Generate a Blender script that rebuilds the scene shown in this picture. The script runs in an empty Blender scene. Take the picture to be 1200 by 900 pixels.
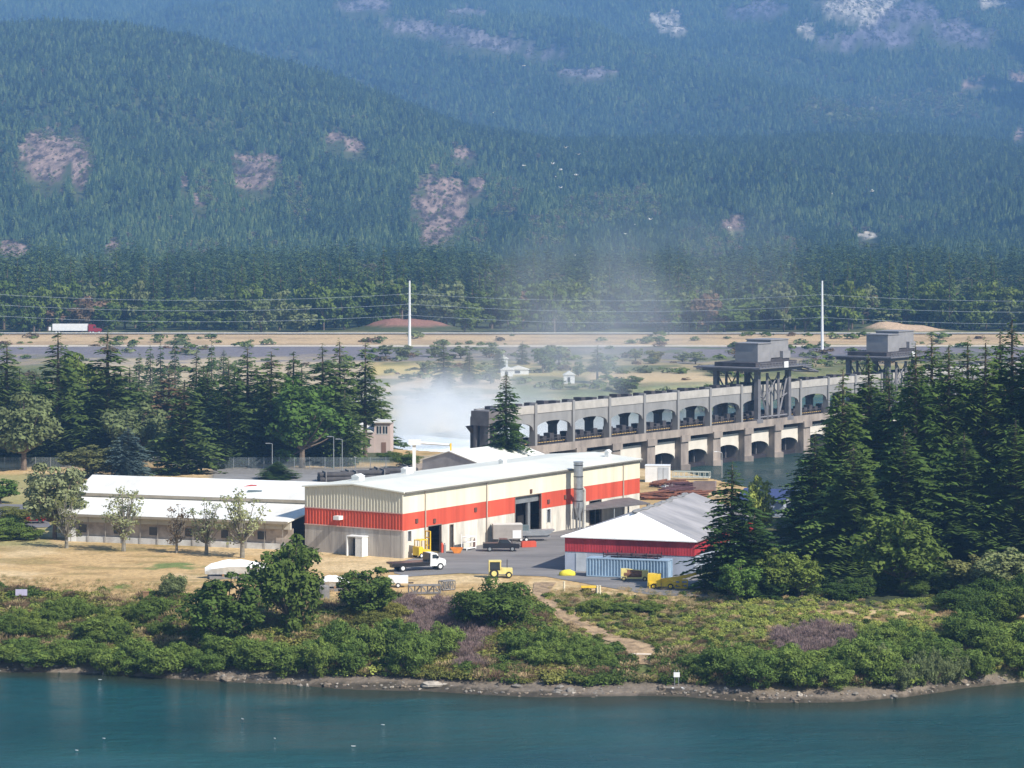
import bpy, math, random
import numpy as np
from mathutils import Vector, Matrix
random.seed(7)
SC = bpy.context.scene
COL = SC.collection
# ------------------------------------------------------------------ camera, sky, sun, exposure
F, HC, YH, CX = 3200.0, 47.0, 270.0, 600.0        # focal length / horizon of the 1200x900 photograph, eye height in metres
cd = bpy.data.cameras.new('camera'); cam = bpy.data.objects.new('camera', cd); COL.objects.link(cam)
cam.location = (0, 0, HC); cam.rotation_euler = (math.radians(90), 0, 0)
cd.sensor_width = 36; cd.lens = 36*F/1200; cd.shift_y = -(450-YH)/1200; cd.clip_start = 1; cd.clip_end = 30000
SC.camera = cam
SUN_EL = math.radians(41); SX, SY = 0.75, -0.66
w = bpy.data.worlds.new('World'); SC.world = w; w.use_nodes = True
nt = w.node_tree; bg = nt.nodes['Background']; sky = nt.nodes.new('ShaderNodeTexSky')
sky.sky_type = 'NISHITA'; sky.sun_disc = False; sky.sun_elevation = SUN_EL; sky.sun_rotation = math.atan2(SX, SY)
sky.air_density = 1.0; sky.dust_density = 0.6; sky.ozone_density = 1.5
nt.links.new(sky.outputs[0], bg.inputs[0]); bg.inputs[1].default_value = 0.092
sl = bpy.data.lights.new('sun', 'SUN'); so = bpy.data.objects.new('sun', sl); COL.objects.link(so)
sl.energy = 4.6; sl.angle = math.radians(0.5); sl.color = (1.0, 0.95, 0.87)
so.rotation_euler = Vector((SX*math.cos(SUN_EL), SY*math.cos(SUN_EL), math.sin(SUN_EL))).to_track_quat('Z', 'Y').to_euler()
SC.view_settings.view_transform = 'Standard'; SC.view_settings.look = 'None'
SC.view_settings.exposure = 0.58; SC.view_settings.gamma = 1
SC.render.engine = 'CYCLES'
cy = SC.cycles
cy.use_denoising = True
cy.max_bounces = 6; cy.diffuse_bounces = 2; cy.glossy_bounces = 2; cy.transmission_bounces = 4; cy.volume_bounces = 2; cy.transparent_max_bounces = 8
cy.volume_max_steps = 96; cy.volume_step_rate = 1.0
HAZE_D = 0.000122
HAZE_C = (0.28, 0.55, 0.98)

# ------------------------------------------------------------------ helpers
def tag(o, label=None, cat=None, group=None, kind=None):
    if label: o['label'] = label
    if cat: o['category'] = cat
    if group: o['group'] = group
    if kind: o['kind'] = kind
    return o
def empty(name, loc=(0,0,0), rz=0, label=None, cat=None, group=None, sc=None):
    o = bpy.data.objects.new(name, None); COL.objects.link(o); o.location = loc; o.rotation_euler = (0,0,rz)
    o.empty_display_size = 1
    if sc is not None: o.scale = sc
    return tag(o, label, cat, group)
class MB:
    def __init__(s): s.v = []; s.f = []
    def poly(s, pts):
        n = len(s.v); s.v += [tuple(p) for p in pts]; s.f.append(tuple(range(n, n+len(pts)))); return s
    def box(s, x0, x1, y0, y1, z0, z1):
        n = len(s.v)
        s.v += [(x0,y0,z0),(x1,y0,z0),(x1,y1,z0),(x0,y1,z0),(x0,y0,z1),(x1,y0,z1),(x1,y1,z1),(x0,y1,z1)]
        for q in ((0,3,2,1),(4,5,6,7),(0,1,5,4),(1,2,6,5),(2,3,7,6),(3,0,4,7)): s.f.append(tuple(n+i for i in q))
        return s
    def prism(s, pts, y0, y1):            # pts (x,z) outline extruded along y
        n = len(s.v); m = len(pts)
        s.v += [(x,y0,z) for x,z in pts] + [(x,y1,z) for x,z in pts]
        s.f.append(tuple(range(n, n+m))); s.f.append(tuple(range(n+2*m-1, n+m-1, -1)))
        for i in range(m):
            j = (i+1) % m; s.f.append((n+j, n+i, n+m+i, n+m+j))
        return s
    def prismx(s, pts, x0, x1):           # pts (y,z) outline extruded along x
        n = len(s.v); m = len(pts)
        s.v += [(x0,y,z) for y,z in pts] + [(x1,y,z) for y,z in pts]
        s.f.append(tuple(range(n+m-1, n-1, -1))); s.f.append(tuple(range(n+m, n+2*m)))
        for i in range(m):
            j = (i+1) % m; s.f.append((n+i, n+j, n+m+j, n+m+i))
        return s
    def prismz(s, pts, z0, z1):
        n = len(s.v); m = len(pts)
        s.v += [(x,y,z0) for x,y in pts] + [(x,y,z1) for x,y in pts]
        s.f.append(tuple(range(n+m-1, n-1, -1))); s.f.append(tuple(range(n+m, n+2*m)))
        for i in range(m):
            j = (i+1) % m; s.f.append((n+i, n+j, n+m+j, n+m+i))
        return s
    def cyl(s, p0, p1, r, r2=None, n=10, caps=True):
        p0 = Vector(p0); p1 = Vector(p1); d = (p1-p0)
        if d.length < 1e-6: return s
        r2 = r if r2 is None else r2
        q = d.to_track_quat('Z','Y'); a = q @ Vector((1,0,0)); b = q @ Vector((0,1,0)); k = len(s.v)
        for p, rr in ((p0, r), (p1, r2)):
            for i in range(n):
                t = 2*math.pi*i/n; s.v.append(tuple(p + a*(rr*math.cos(t)) + b*(rr*math.sin(t))))
        for i in range(n):
            j = (i+1) % n; s.f.append((k+i, k+j, k+n+j, k+n+i))
        if caps: s.f.append(tuple(k+n-1-i for i in range(n))); s.f.append(tuple(k+n+i for i in range(n)))
        return s
    def bar(s, p0, p1, t): return s.cyl(p0, p1, t*0.7, n=4)
    def blob(s, c, r, n=10, m=7, amp=0.12, sd=0):
        rnd = random.Random(sd); k = len(s.v)
        for i in range(m+1):
            th = math.pi*i/m
            for j in range(n):
                ph = 2*math.pi*j/n; e = 1+amp*(rnd.random()*2-1)
                s.v.append((c[0]+r[0]*e*math.sin(th)*math.cos(ph), c[1]+r[1]*e*math.sin(th)*math.sin(ph), c[2]+r[2]*e*math.cos(th)))
        for i in range(m):
            for j in range(n):
                a = k+i*n+j; b = k+i*n+(j+1)%n; s.f.append((a, a+n, b+n, b))
        return s
    def mesh(s, name, mat, smooth=False):
        me = bpy.data.meshes.new(name); me.from_pydata(s.v, [], s.f)
        if mat: me.materials.append(mat)
        if smooth: me.polygons.foreach_set('use_smooth', [True]*len(me.polygons))
        me.update(); return me
    def build(s, name, mat, parent=None, label=None, smooth=False, loc=None):
        o = bpy.data.objects.new(name, s.mesh(name, mat, smooth)); COL.objects.link(o)
        if parent: o.parent = parent
        if loc: o.location = loc
        if label: o['label'] = label
        return o
def copy_tree(o, parent=None):
    c = o.copy(); COL.objects.link(c); c.parent = parent
    for ch in [q for q in bpy.data.objects if q.parent == o]: copy_tree(ch, c)
    return c

MATS = {}
def M(name, col, rough=0.85, var=0.12, scale=0.6, c2=None, bump=0.0, bscale=None, metal=0.0, stretch=None, spec=0.3, rnd=0.0, thr=(0.35,0.65), alpha=None):
    if name in MATS: return MATS[name]
    m = bpy.data.materials.new(name); m.use_nodes = True; t = m.node_tree; N = t.nodes; L = t.links
    b = N['Principled BSDF']; b.inputs['Roughness'].default_value = rough; b.inputs['Metallic'].default_value = metal
    b.inputs['Specular IOR Level'].default_value = spec
    tc = N.new('ShaderNodeTexCoord'); mp = N.new('ShaderNodeMapping'); L.new(tc.outputs['Object'], mp.inputs[0])
    if stretch: mp.inputs['Scale'].default_value = stretch
    ns = N.new('ShaderNodeTexNoise'); ns.inputs['Scale'].default_value = scale; ns.inputs['Detail'].default_value = 6; ns.inputs['Roughness'].default_value = 0.65
    L.new(mp.outputs[0], ns.inputs['Vector'])
    cr = N.new('ShaderNodeValToRGB'); L.new(ns.outputs['Fac'], cr.inputs[0])
    cr.color_ramp.elements[0].position = thr[0]; cr.color_ramp.elements[1].position = thr[1]
    lo = [max(0, c*(1-var)) for c in col]; hi = [min(1, c*(1+var)) for c in col]
    if c2: lo = list(c2); hi = list(col)
    cr.color_ramp.elements[0].color = (*lo, 1); cr.color_ramp.elements[1].color = (*hi, 1)
    out = cr.outputs[0]
    if rnd:
        oi = N.new('ShaderNodeObjectInfo'); hs = N.new('ShaderNodeHueSaturation')
        mr = N.new('ShaderNodeMapRange'); L.new(oi.outputs['Random'], mr.inputs[0]); mr.inputs[3].default_value = 1-rnd; mr.inputs[4].default_value = 1+rnd
        mh = N.new('ShaderNodeMapRange'); L.new(oi.outputs['Random'], mh.inputs[0]); mh.inputs[3].default_value = 0.5+rnd*0.06; mh.inputs[4].default_value = 0.5-rnd*0.06
        L.new(mr.outputs[0], hs.inputs['Value']); L.new(mh.outputs[0], hs.inputs['Hue']); L.new(out, hs.inputs['Color']); out = hs.outputs[0]
    L.new(out, b.inputs['Base Color'])
    if bump:
        n2 = N.new('ShaderNodeTexNoise'); n2.inputs['Scale'].default_value = bscale or scale*6; n2.inputs['Detail'].default_value = 5
        L.new(mp.outputs[0], n2.inputs['Vector']); bp = N.new('ShaderNodeBump'); bp.inputs['Strength'].default_value = bump; bp.inputs['Distance'].default_value = 0.3
        L.new(n2.outputs['Fac'], bp.inputs['Height']); L.new(bp.outputs[0], b.inputs['Normal'])
    MATS[name] = m; return m
def leafmat(name, col, rnd=0.3, tr=0.25, var=0.35, scale=0.5):
    if name in MATS: return MATS[name]
    m = M(name, col, rough=0.75, var=var, scale=scale, rnd=rnd, spec=0.15)
    t = m.node_tree; N = t.nodes; L = t.links; b = N['Principled BSDF']; src = b.inputs['Base Color'].links[0].from_socket
    tn = N.new('ShaderNodeBsdfTranslucent'); L.new(src, tn.inputs[0]); mx = N.new('ShaderNodeMixShader'); mx.inputs[0].default_value = tr
    L.new(b.outputs[0], mx.inputs[1]); L.new(tn.outputs[0], mx.inputs[2]); L.new(mx.outputs[0], N['Material Output'].inputs[0])
    return m
def glass_dark(name='window_glass', col=(0.03,0.04,0.05)): return M(name, col, rough=0.15, var=0.2, scale=0.3, spec=0.6)

# value noise
_T = np.random.RandomState(3).rand(512, 512)
def vn(x, y, sd=0):
    x = np.asarray(x, float)+sd*17.3; y = np.asarray(y, float)+sd*9.7
    xi = np.floor(x).astype(int); yi = np.floor(y).astype(int); fx = x-xi; fy = y-yi
    fx = fx*fx*(3-2*fx); fy = fy*fy*(3-2*fy)
    a = _T[xi % 512, yi % 512]; b = _T[(xi+1) % 512, yi % 512]; c = _T[xi % 512, (yi+1) % 512]; d = _T[(xi+1) % 512, (yi+1) % 512]
    return (a*(1-fx)+b*fx)*(1-fy)+(c*(1-fx)+d*fx)*fy
def fbm(x, y, oct=4, sd=0):
    s = 0; a = 0.5; t = 0
    for i in range(oct):
        s = s+a*vn(x*2**i, y*2**i, sd+i); t += a; a *= 0.55
    return s/t
def sm(x, a, b):
    t = np.clip((x-a)/(b-a), 0, 1); return t*t*(3-2*t)

# ------------------------------------------------------------------ terrain height
WZ = -6.0
def tab(px, T): return np.interp(px, [a for a,_ in T], [b for _,b in T])
SHORE = [(-400,775),(0,786),(100,791),(300,800),(400,806),(500,808),(600,815),(700,817),(800,815),(900,822),(1000,822),(1060,817),(1130,805),(1200,800),(1600,790)]
EDGE = [(-400,688),(0,690),(240,702),(370,704),(500,706),(600,698),(660,694),(760,700),(830,712),(900,716),(1000,722),(1200,728),(1600,730)]
CREST = [(-600,60),(-200,35),(0,22),(150,14),(250,36),(350,62),(450,98),(550,135),(650,150),(800,146),(1000,150),(1200,158),(1500,170),(1900,190)]
AX, AY = 4.7, 560.0; EX, EY = 0.574, 0.819
def shoreY(px): return (HC-WZ)*F/(tab(px, SHORE)-YH)
def edgeY(px): return HC*F/(tab(px, EDGE)-YH)
YC = 4200.0
def H(X, Y):
    X = np.asarray(X, float); Y = np.asarray(Y, float)
    px = CX+F*X/Y
    ys = shoreY(px); ye = edgeY(px)
    ys = ys+(fbm(X*0.05, X*0+3.3, 3, 5)-0.5)*5
    t = (Y-ys)/(ye-ys)
    bank = WZ+6*np.clip(t,0,1)**0.75*(1+0*t)
    bank = bank+(fbm(X*0.12, Y*0.12, 4, 1)-0.5)*1.6*np.clip(t,0,1)*np.clip(2.2-t*1.8,0,1)
    z = np.where(t < 0, WZ+np.maximum((Y-ys)*0.18, -4), bank)
    # channel at the dam
    rx = X-AX; ry = Y-AY; tt = rx*EX+ry*EY; sd = rx*EY-ry*EX
    edge = np.where(sd > 0, -5-np.maximum(0, sd-38)*0.8, 5.0)
    wmask = sm(tt, edge, edge+5)*sm(sd, -118, -105)*(1-sm(sd, 95, 110)*sm(tt, 60, 80))*(Y > 400)*(1-sm(tt, 400, 420))
    z = z*(1-wmask)+(-9)*wmask
    # far plain, embankment, valley
    z = z+np.where(Y > 640, (fbm(X*0.02, Y*0.02, 3, 9)-0.5)*1.6*sm(Y, 640, 760)*(1-wmask)*(1-sm(Y,1040,1080)), 0)
    z = z+1.5*sm(Y, 985, 1075)+2.0*sm(Y, 1076, 1134)
    # mounds beside the road
    for mx, my, rx_, ry_, h in ((-54,1200,13,14,3.2),(-38,1196,16,12,3.6),(160,1180,10,12,3.4),(176,1182,14,12,2.4),(55,1215,15,10,4)):
        z = z+h*np.exp(-(((X-mx)/rx_)**2+((Y-my)/ry_)**2)*1.2)*(0.45+1.1*fbm(X*0.09+7, Y*0.07, 4, 61))
    z = z+sm(Y, 1180, 1900)*9+(fbm(X*0.006, Y*0.006, 3, 4)-0.5)*10*sm(Y, 1250, 1600)
    zc = HC+(YH-tab(px, CREST))*YC/F-20
    u = (Y-2450)/(YC-2450)
    prof = np.where(u < 1, np.clip(u,0,1)**1.15, np.maximum(1-(u-1)*0.9, 0.35))
    hz = np.clip(zc-12, 0, None)*prof
    hz = hz+(fbm(X*0.0035+Y*0.001, Y*0.0022, 4, 2)-0.5)*150*sm(Y, 2600, 3300)*(1-0.75*np.exp(-((Y-YC)/500)**2))
    mt = 860*np.clip((Y-4250)/3900, 0, 2)**0.9+(fbm(X*0.0016+Y*0.0007, Y*0.0010, 5, 6)-0.5)*330*sm(Y, 4400, 5600)
    k = 40.0
    d = np.clip((mt-hz)/k, -20, 20)
    far = np.where(Y > 4300, hz+k*np.log1p(np.exp(d)), hz)
    return z+far*(Y > 1900)
def proj(X, Y, Z): return CX+F*X/Y, YH+F*(HC-Z)/Y
def gz(X, Y): return float(H(np.array([X]), np.array([Y]))[0])
def at(px, py, z=None):
    k = (px-CX)/F
    if z is not None: Y = (HC-z)*F/(py-YH); return (k*Y, Y, z)
    Y = np.concatenate([np.arange(290, 1400, 1.0), np.arange(1400, 9500, 10.0)])
    zz = H(k*Y, Y); ray = HC-(py-YH)*Y/F
    i = int(np.argmax(zz >= ray)); return (k*Y[i], float(Y[i]), float(zz[i]))
def pat(px, Y, dz=0):
    X = (px-CX)/F*Y; return (X, Y, gz(X, Y)+dz)

# rock / scree / clearing patches on the far slopes: (px, py, rx, ry, colour index)
ROCK = [(65,178,46,32,0),(92,200,10,22,0),(300,204,32,18,0),(302,188,30,10,0),(235,232,10,12,0),(215,210,6,10,0),(392,160,14,7,0),
 (516,236,34,42,0),(508,264,20,24,0),(558,218,12,12,0),(545,178,14,9,0),(415,170,14,10,0),(780,22,18,14,1),(795,32,12,8,1),(520,36,42,8,2),(575,50,45,10,2),(480,30,30,10,2),
 (640,60,26,7,2),(690,84,32,7,2),(430,5,36,9,2),(540,12,26,5,2),(1015,8,56,20,1),(1060,16,46,18,3),(1035,42,54,12,3),(985,50,30,8,3),(890,10,36,12,3),(1130,38,42,16,3),(1175,2,30,5,1),
 (945,30,12,8,1),(1150,98,24,6,0),(1192,88,16,8,0),(1195,158,8,8,0),(1020,274,16,4,1),(860,262,16,12,0),(560,268,14,8,4),(240,290,42,6,4),(830,285,40,22,4),(740,318,36,22,4),(620,330,60,24,4),(700,350,70,22,4),(830,340,60,24,4),(900,330,40,20,4),(590,225,20,14,4),(690,238,30,9,4),(350,225,14,20,4),(240,215,9,10,4),(100,320,30,14,4),(190,330,24,12,4),(1150,330,50,18,4),(440,330,30,14,4),(640,262,26,12,4),(745,232,34,12,4),(1000,125,60,13,4),(1090,118,60,12,4),
 (15,290,20,12,0),(132,285,12,8,0),(920,300,26,22,4)]
RC = [(0.29,0.20,0.155),(0.50,0.44,0.35),(0.22,0.185,0.18),(0.18,0.155,0.18),(0.20,0.20,0.09)]
def rockmask(px, py, wob=1.0):
    best = np.full(px.shape, -1.0); idx = np.zeros(px.shape, int)
    n = (fbm(px*0.07, py*0.09, 4, 11)-0.5)*2.3*wob
    for x, y, rx, ry, c in ROCK:
        v = 1-((px-x)/rx)**2-((py-y)/ry)**2+n
        v = np.where(np.abs(px-x) < rx*2.2, v, -1)
        idx = np.where(v > best, c, idx); best = np.maximum(best, v)
    return best, idx

def build_terrain():
    Ys = np.concatenate([np.arange(270, 300, 3.0), np.arange(300, 470, 0.7), np.arange(470, 760, 1.6), np.arange(760, 1240, 4.0),
                         np.geomspace(1240, 11500, 330)])
    ks = np.concatenate([[-1.2,-0.8,-0.55,-0.4,-0.32], np.linspace(-0.27, 0.27, 400), [0.32,0.4,0.55,0.8,1.2]])
    K, YY = np.meshgrid(ks, Ys); X = K*YY; Z = H(X, YY)
    nr, nc = X.shape
    V = np.stack([X, YY, Z], -1).reshape(-1, 3)
    i = np.arange(nr-1)[:, None]*nc+np.arange(nc-1)[None, :]
    Fc = np.stack([i, i+1, i+nc+1, i+nc], -1).reshape(-1, 4)
    me = bpy.data.meshes.new('ground'); me.vertices.add(len(V)); me.vertices.foreach_set('co', V.ravel())
    me.loops.add(Fc.size); me.loops.foreach_set('vertex_index', Fc.ravel())
    me.polygons.add(len(Fc)); me.polygons.foreach_set('loop_start', np.arange(0, Fc.size, 4)); me.polygons.foreach_set('loop_total', np.full(len(Fc), 4))
    me.update(); me.validate()
    me.polygons.foreach_set('use_smooth', [True]*len(me.polygons))
    px, py = proj(X, YY, Z)
    def c(r, g, b): return np.array([r, g, b])
    n1 = fbm(X*0.06, YY*0.06, 4, 21); n2 = fbm(X*0.35, YY*0.35, 3, 22)
    col = np.zeros(X.shape+(3,)); col[:] = c(0.52, 0.355, 0.17)
    def mixin(m, cc):
        nonlocal col
        m = np.clip(m, 0, 1)[..., None]; col = col*(1-m)+cc*m
    n4 = fbm(X*0.12+5, YY*0.30, 4, 27); mixin(sm(n1, 0.5, 0.62)*0.7, c(0.62,0.47,0.27)); mixin(sm(n4, 0.52, 0.66)*0.6, c(0.36,0.23,0.10)); mixin(sm(n2, 0.55, 0.8)*0.5, c(0.33,0.24,0.11)); mixin(sm(n4, 0.62, 0.72)*0.35, c(0.2,0.2,0.07))
    ys = shoreY(px); ye = edgeY(px); t = (YY-ys)/(ye-ys)
    bk = (1-sm(t, 0.86, 1.03))
    mixin(bk, c(0.13,0.13,0.05)); mixin(bk*sm(n1,0.45,0.6), c(0.28,0.22,0.12)); mixin(bk*sm(n2,0.5,0.7)*0.6, c(0.10,0.14,0.04))
    beach = 1-sm(t+(n1-0.5)*0.16, 0.07, 0.13)
    mixin(beach*(YY < 420), c(0.17,0.14,0.11)); mixin((t < 0.015)*(YY < 420)*1.0, c(0.07,0.06,0.045))
    mixin((t < -0.15)*(YY < 420)*1.0, c(0.05,0.055,0.04))
    def reg(x0, x1, y0, y1, s=6):     # soft rectangle in photograph coordinates
        w_ = (n1-0.5)*14
        return sm(px+w_, x0-s, x0+s)*(1-sm(px+w_, x1-s, x1+s))*sm(py+w_*0.25, y0-s*0.4, y0+s*0.4)*(1-sm(py+w_*0.25, y1-s*0.4, y1+s*0.4))
    up = (t > 0.5)
    mixin(sm(1-((px-205)/38)**2-((py-662.5)/5.5)**2+(n2-.5)*2.6, 0, .6)*up, c(0.17,0.21,0.07)); mixin(sm(1-((px-143)/14)**2-((py-687)/3.5)**2+(n2-.5), 0, .4)*up, c(0.16,0.2,0.05))
    mixin(reg(-60,170,636,646)*up*0.5, c(0.28,0.22,0.1))
    mixin(reg(-300,460,470,542)*up, c(0.10,0.11,0.06)); mixin(reg(-300,62,556,640)*0.8, c(0.30,0.28,0.12))
    mixin(reg(250,560,548,566)*up, c(0.22,0.21,0.20)); 
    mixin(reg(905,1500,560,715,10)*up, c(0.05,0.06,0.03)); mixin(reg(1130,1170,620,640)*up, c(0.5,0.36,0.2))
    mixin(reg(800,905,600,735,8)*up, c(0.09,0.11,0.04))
    # open land beyond the dam
    far = sm(YY, 640, 660)*(YY < 1900)
    mixin(far, c(0.19,0.19,0.09)); n5 = fbm(X*0.03, YY*0.018, 5, 71); mixin(far*sm(n5,0.46,0.58), c(0.42,0.32,0.17)); mixin(far*sm(n5,0.60,0.68)*0.8, c(0.10,0.13,0.05)); 
    mixin(far*reg(435,620,428,440), c(0.55,0.42,0.16)); mixin(far*reg(435,600,441,468), c(0.50,0.38,0.24))
    mixin(far*reg(600,760,432,440), c(0.45,0.37,0.16)); mixin(far*reg(690,860,436,448), c(0.56,0.42,0.24)); mixin(far*reg(760,900,448,456)*0.7, c(0.2,0.26,0.14))
    mixin(far*reg(520,840,449,452)*0.8, c(0.3,0.25,0.16)); mixin(far*reg(590,860,453,482)*(0.35+0.6*sm(n1,.4,.6)), c(0.19,0.22,0.10))
    mixin(far*sm(fbm(X*0.05+9,YY*0.02,4,73),0.56,0.64)*(py > 428)*0.8, c(0.12,0.14,0.06))
    mixin(far*reg(100,430,420,470), c(0.5,0.4,0.26))
    g = sm(py, 404.5, 406.5)*(1-sm(py+(n1-.5)*22, 417, 426))*(YY > 800)*(YY < 1139)
    g2 = sm(px, 470, 560)*(1-sm(px, 700, 850))*0.35
    mixin(g*(1-g2), c(0.20,0.18,0.19)); mixin(g*sm(n2,0.5,0.75)*0.4, c(0.28,0.25,0.25)); mixin(g*sm(n1,0.55,0.65)*0.7*(px>440), c(0.12,0.15,0.07))
    mixin(sm(py, 391, 392.5)*(1-sm(py+(n1-.5)*5, 403, 406))*(YY > 1000)*(YY < 1175), c(0.56,0.40,0.23)); mixin(sm(py, 391, 392.5)*(1-sm(py, 404, 405.5))*(YY > 1000)*(YY < 1175)*sm(fbm(X*0.04, YY*0.1, 4, 75), .5, .62)*0.6, c(0.36,0.25,0.15))
    mixin((np.abs(py-405.2) < 0.9)*(YY > 900)*(YY < 1130)*1.0, c(0.62,0.54,0.42))
    ff = sm(YY, 1150, 1190)*(YY > 1000)
    mixin(ff, c(0.07,0.085,0.035)); mixin(ff*sm(n1, 0.5, 0.62)*0.6, c(0.13,0.14,0.05))
    for mx, my, rx_, ry_, cc in ((-45,1200,19,15,c(0.30,0.15,0.11)),(170,1180,17,15,c(0.56,0.40,0.26)),(55,1215,14,10,c(0.28,0.16,0.11))):
        mixin(sm(np.exp(-(((X-mx)/rx_)**2+((YY-my)/ry_)**2)), 0.30, 0.45), cc)
    rm, ri = rockmask(px, py)
    hm = (YY > 1500)
    rcol = np.array(RC)[ri]; m = (sm(rm, 0.05, 0.35)*hm)[..., None]; dk = (0.45+1.1*fbm(px*0.35, py*0.22, 3, 31))[..., None]
    col = col*(1-m)+rcol*dk*m; ALPHA = m
    a = me.color_attributes.new('Col', 'FLOAT_COLOR', 'POINT')
    a.data.foreach_set('color', np.concatenate([col, ALPHA], -1).ravel())
    mt = bpy.data.materials.new('ground'); mt.use_nodes = True; N = mt.node_tree.nodes; L = mt.node_tree.links; b = N['Principled BSDF']
    b.inputs['Roughness'].default_value = 0.95; b.inputs['Specular IOR Level'].default_value = 0.1
    at_ = N.new('ShaderNodeAttribute'); at_.attribute_name = 'Col'; tc = N.new('ShaderNodeTexCoord')
    ns = N.new('ShaderNodeTexNoise'); ns.inputs['Scale'].default_value = 0.9; ns.inputs['Detail'].default_value = 10; ns.inputs['Roughness'].default_value = 0.8; L.new(tc.outputs['Object'], ns.inputs[0])
    mr = N.new('ShaderNodeMapRange'); mr.inputs[1].default_value = 0.3; mr.inputs[2].default_value = 0.7; mr.inputs[3].default_value = 0.55; mr.inputs[4].default_value = 1.4; L.new(ns.outputs['Fac'], mr.inputs[0])
    mx = N.new('ShaderNodeVectorMath'); mx.operation = 'SCALE'; L.new(at_.outputs['Color'], mx.inputs[0]); L.new(mr.outputs[0], mx.inputs['Scale']); n7 = N.new('ShaderNodeTexNoise'); n7.inputs['Scale'].default_value = 0.055; n7.inputs['Detail'].default_value = 8; n7.inputs['Roughness'].default_value = 0.75; mp7 = N.new('ShaderNodeMapping'); mp7.inputs['Scale'].default_value = (1.3, .16, 1.0); L.new(tc.outputs['Object'], mp7.inputs[0]); L.new(mp7.outputs[0], n7.inputs[0])
    r7 = N.new('ShaderNodeMapRange'); r7.inputs[1].default_value = 0.42; r7.inputs[2].default_value = 0.56; r7.inputs[3].default_value = 0.25; r7.inputs[4].default_value = 1.35; L.new(n7.outputs['Fac'], r7.inputs[0])
    l7 = N.new('ShaderNodeMix'); l7.data_type = 'FLOAT'; L.new(at_.outputs['Alpha'], l7.inputs[0]); l7.inputs[2].default_value = 1.0; L.new(r7.outputs[0], l7.inputs[3])
    mx2 = N.new('ShaderNodeVectorMath'); mx2.operation = 'SCALE'; L.new(mx.outputs[0], mx2.inputs[0]); L.new(l7.outputs[0], mx2.inputs['Scale']); L.new(mx2.outputs[0], b.inputs['Base Color'])
    n3 = N.new('ShaderNodeTexNoise'); n3.inputs['Scale'].default_value = 1.6; n3.inputs['Detail'].default_value = 8; L.new(tc.outputs['Object'], n3.inputs[0])
    bp = N.new('ShaderNodeBump'); bp.inputs['Strength'].default_value = 0.6; bp.inputs['Distance'].default_value = 0.35; L.new(n3.outputs['Fac'], bp.inputs['Height']); L.new(bp.outputs[0], b.inputs['Normal'])
    me.materials.append(mt)
    o = bpy.data.objects.new('ground', me); COL.objects.link(o); tag(o, kind='structure')
build_terrain()

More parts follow.
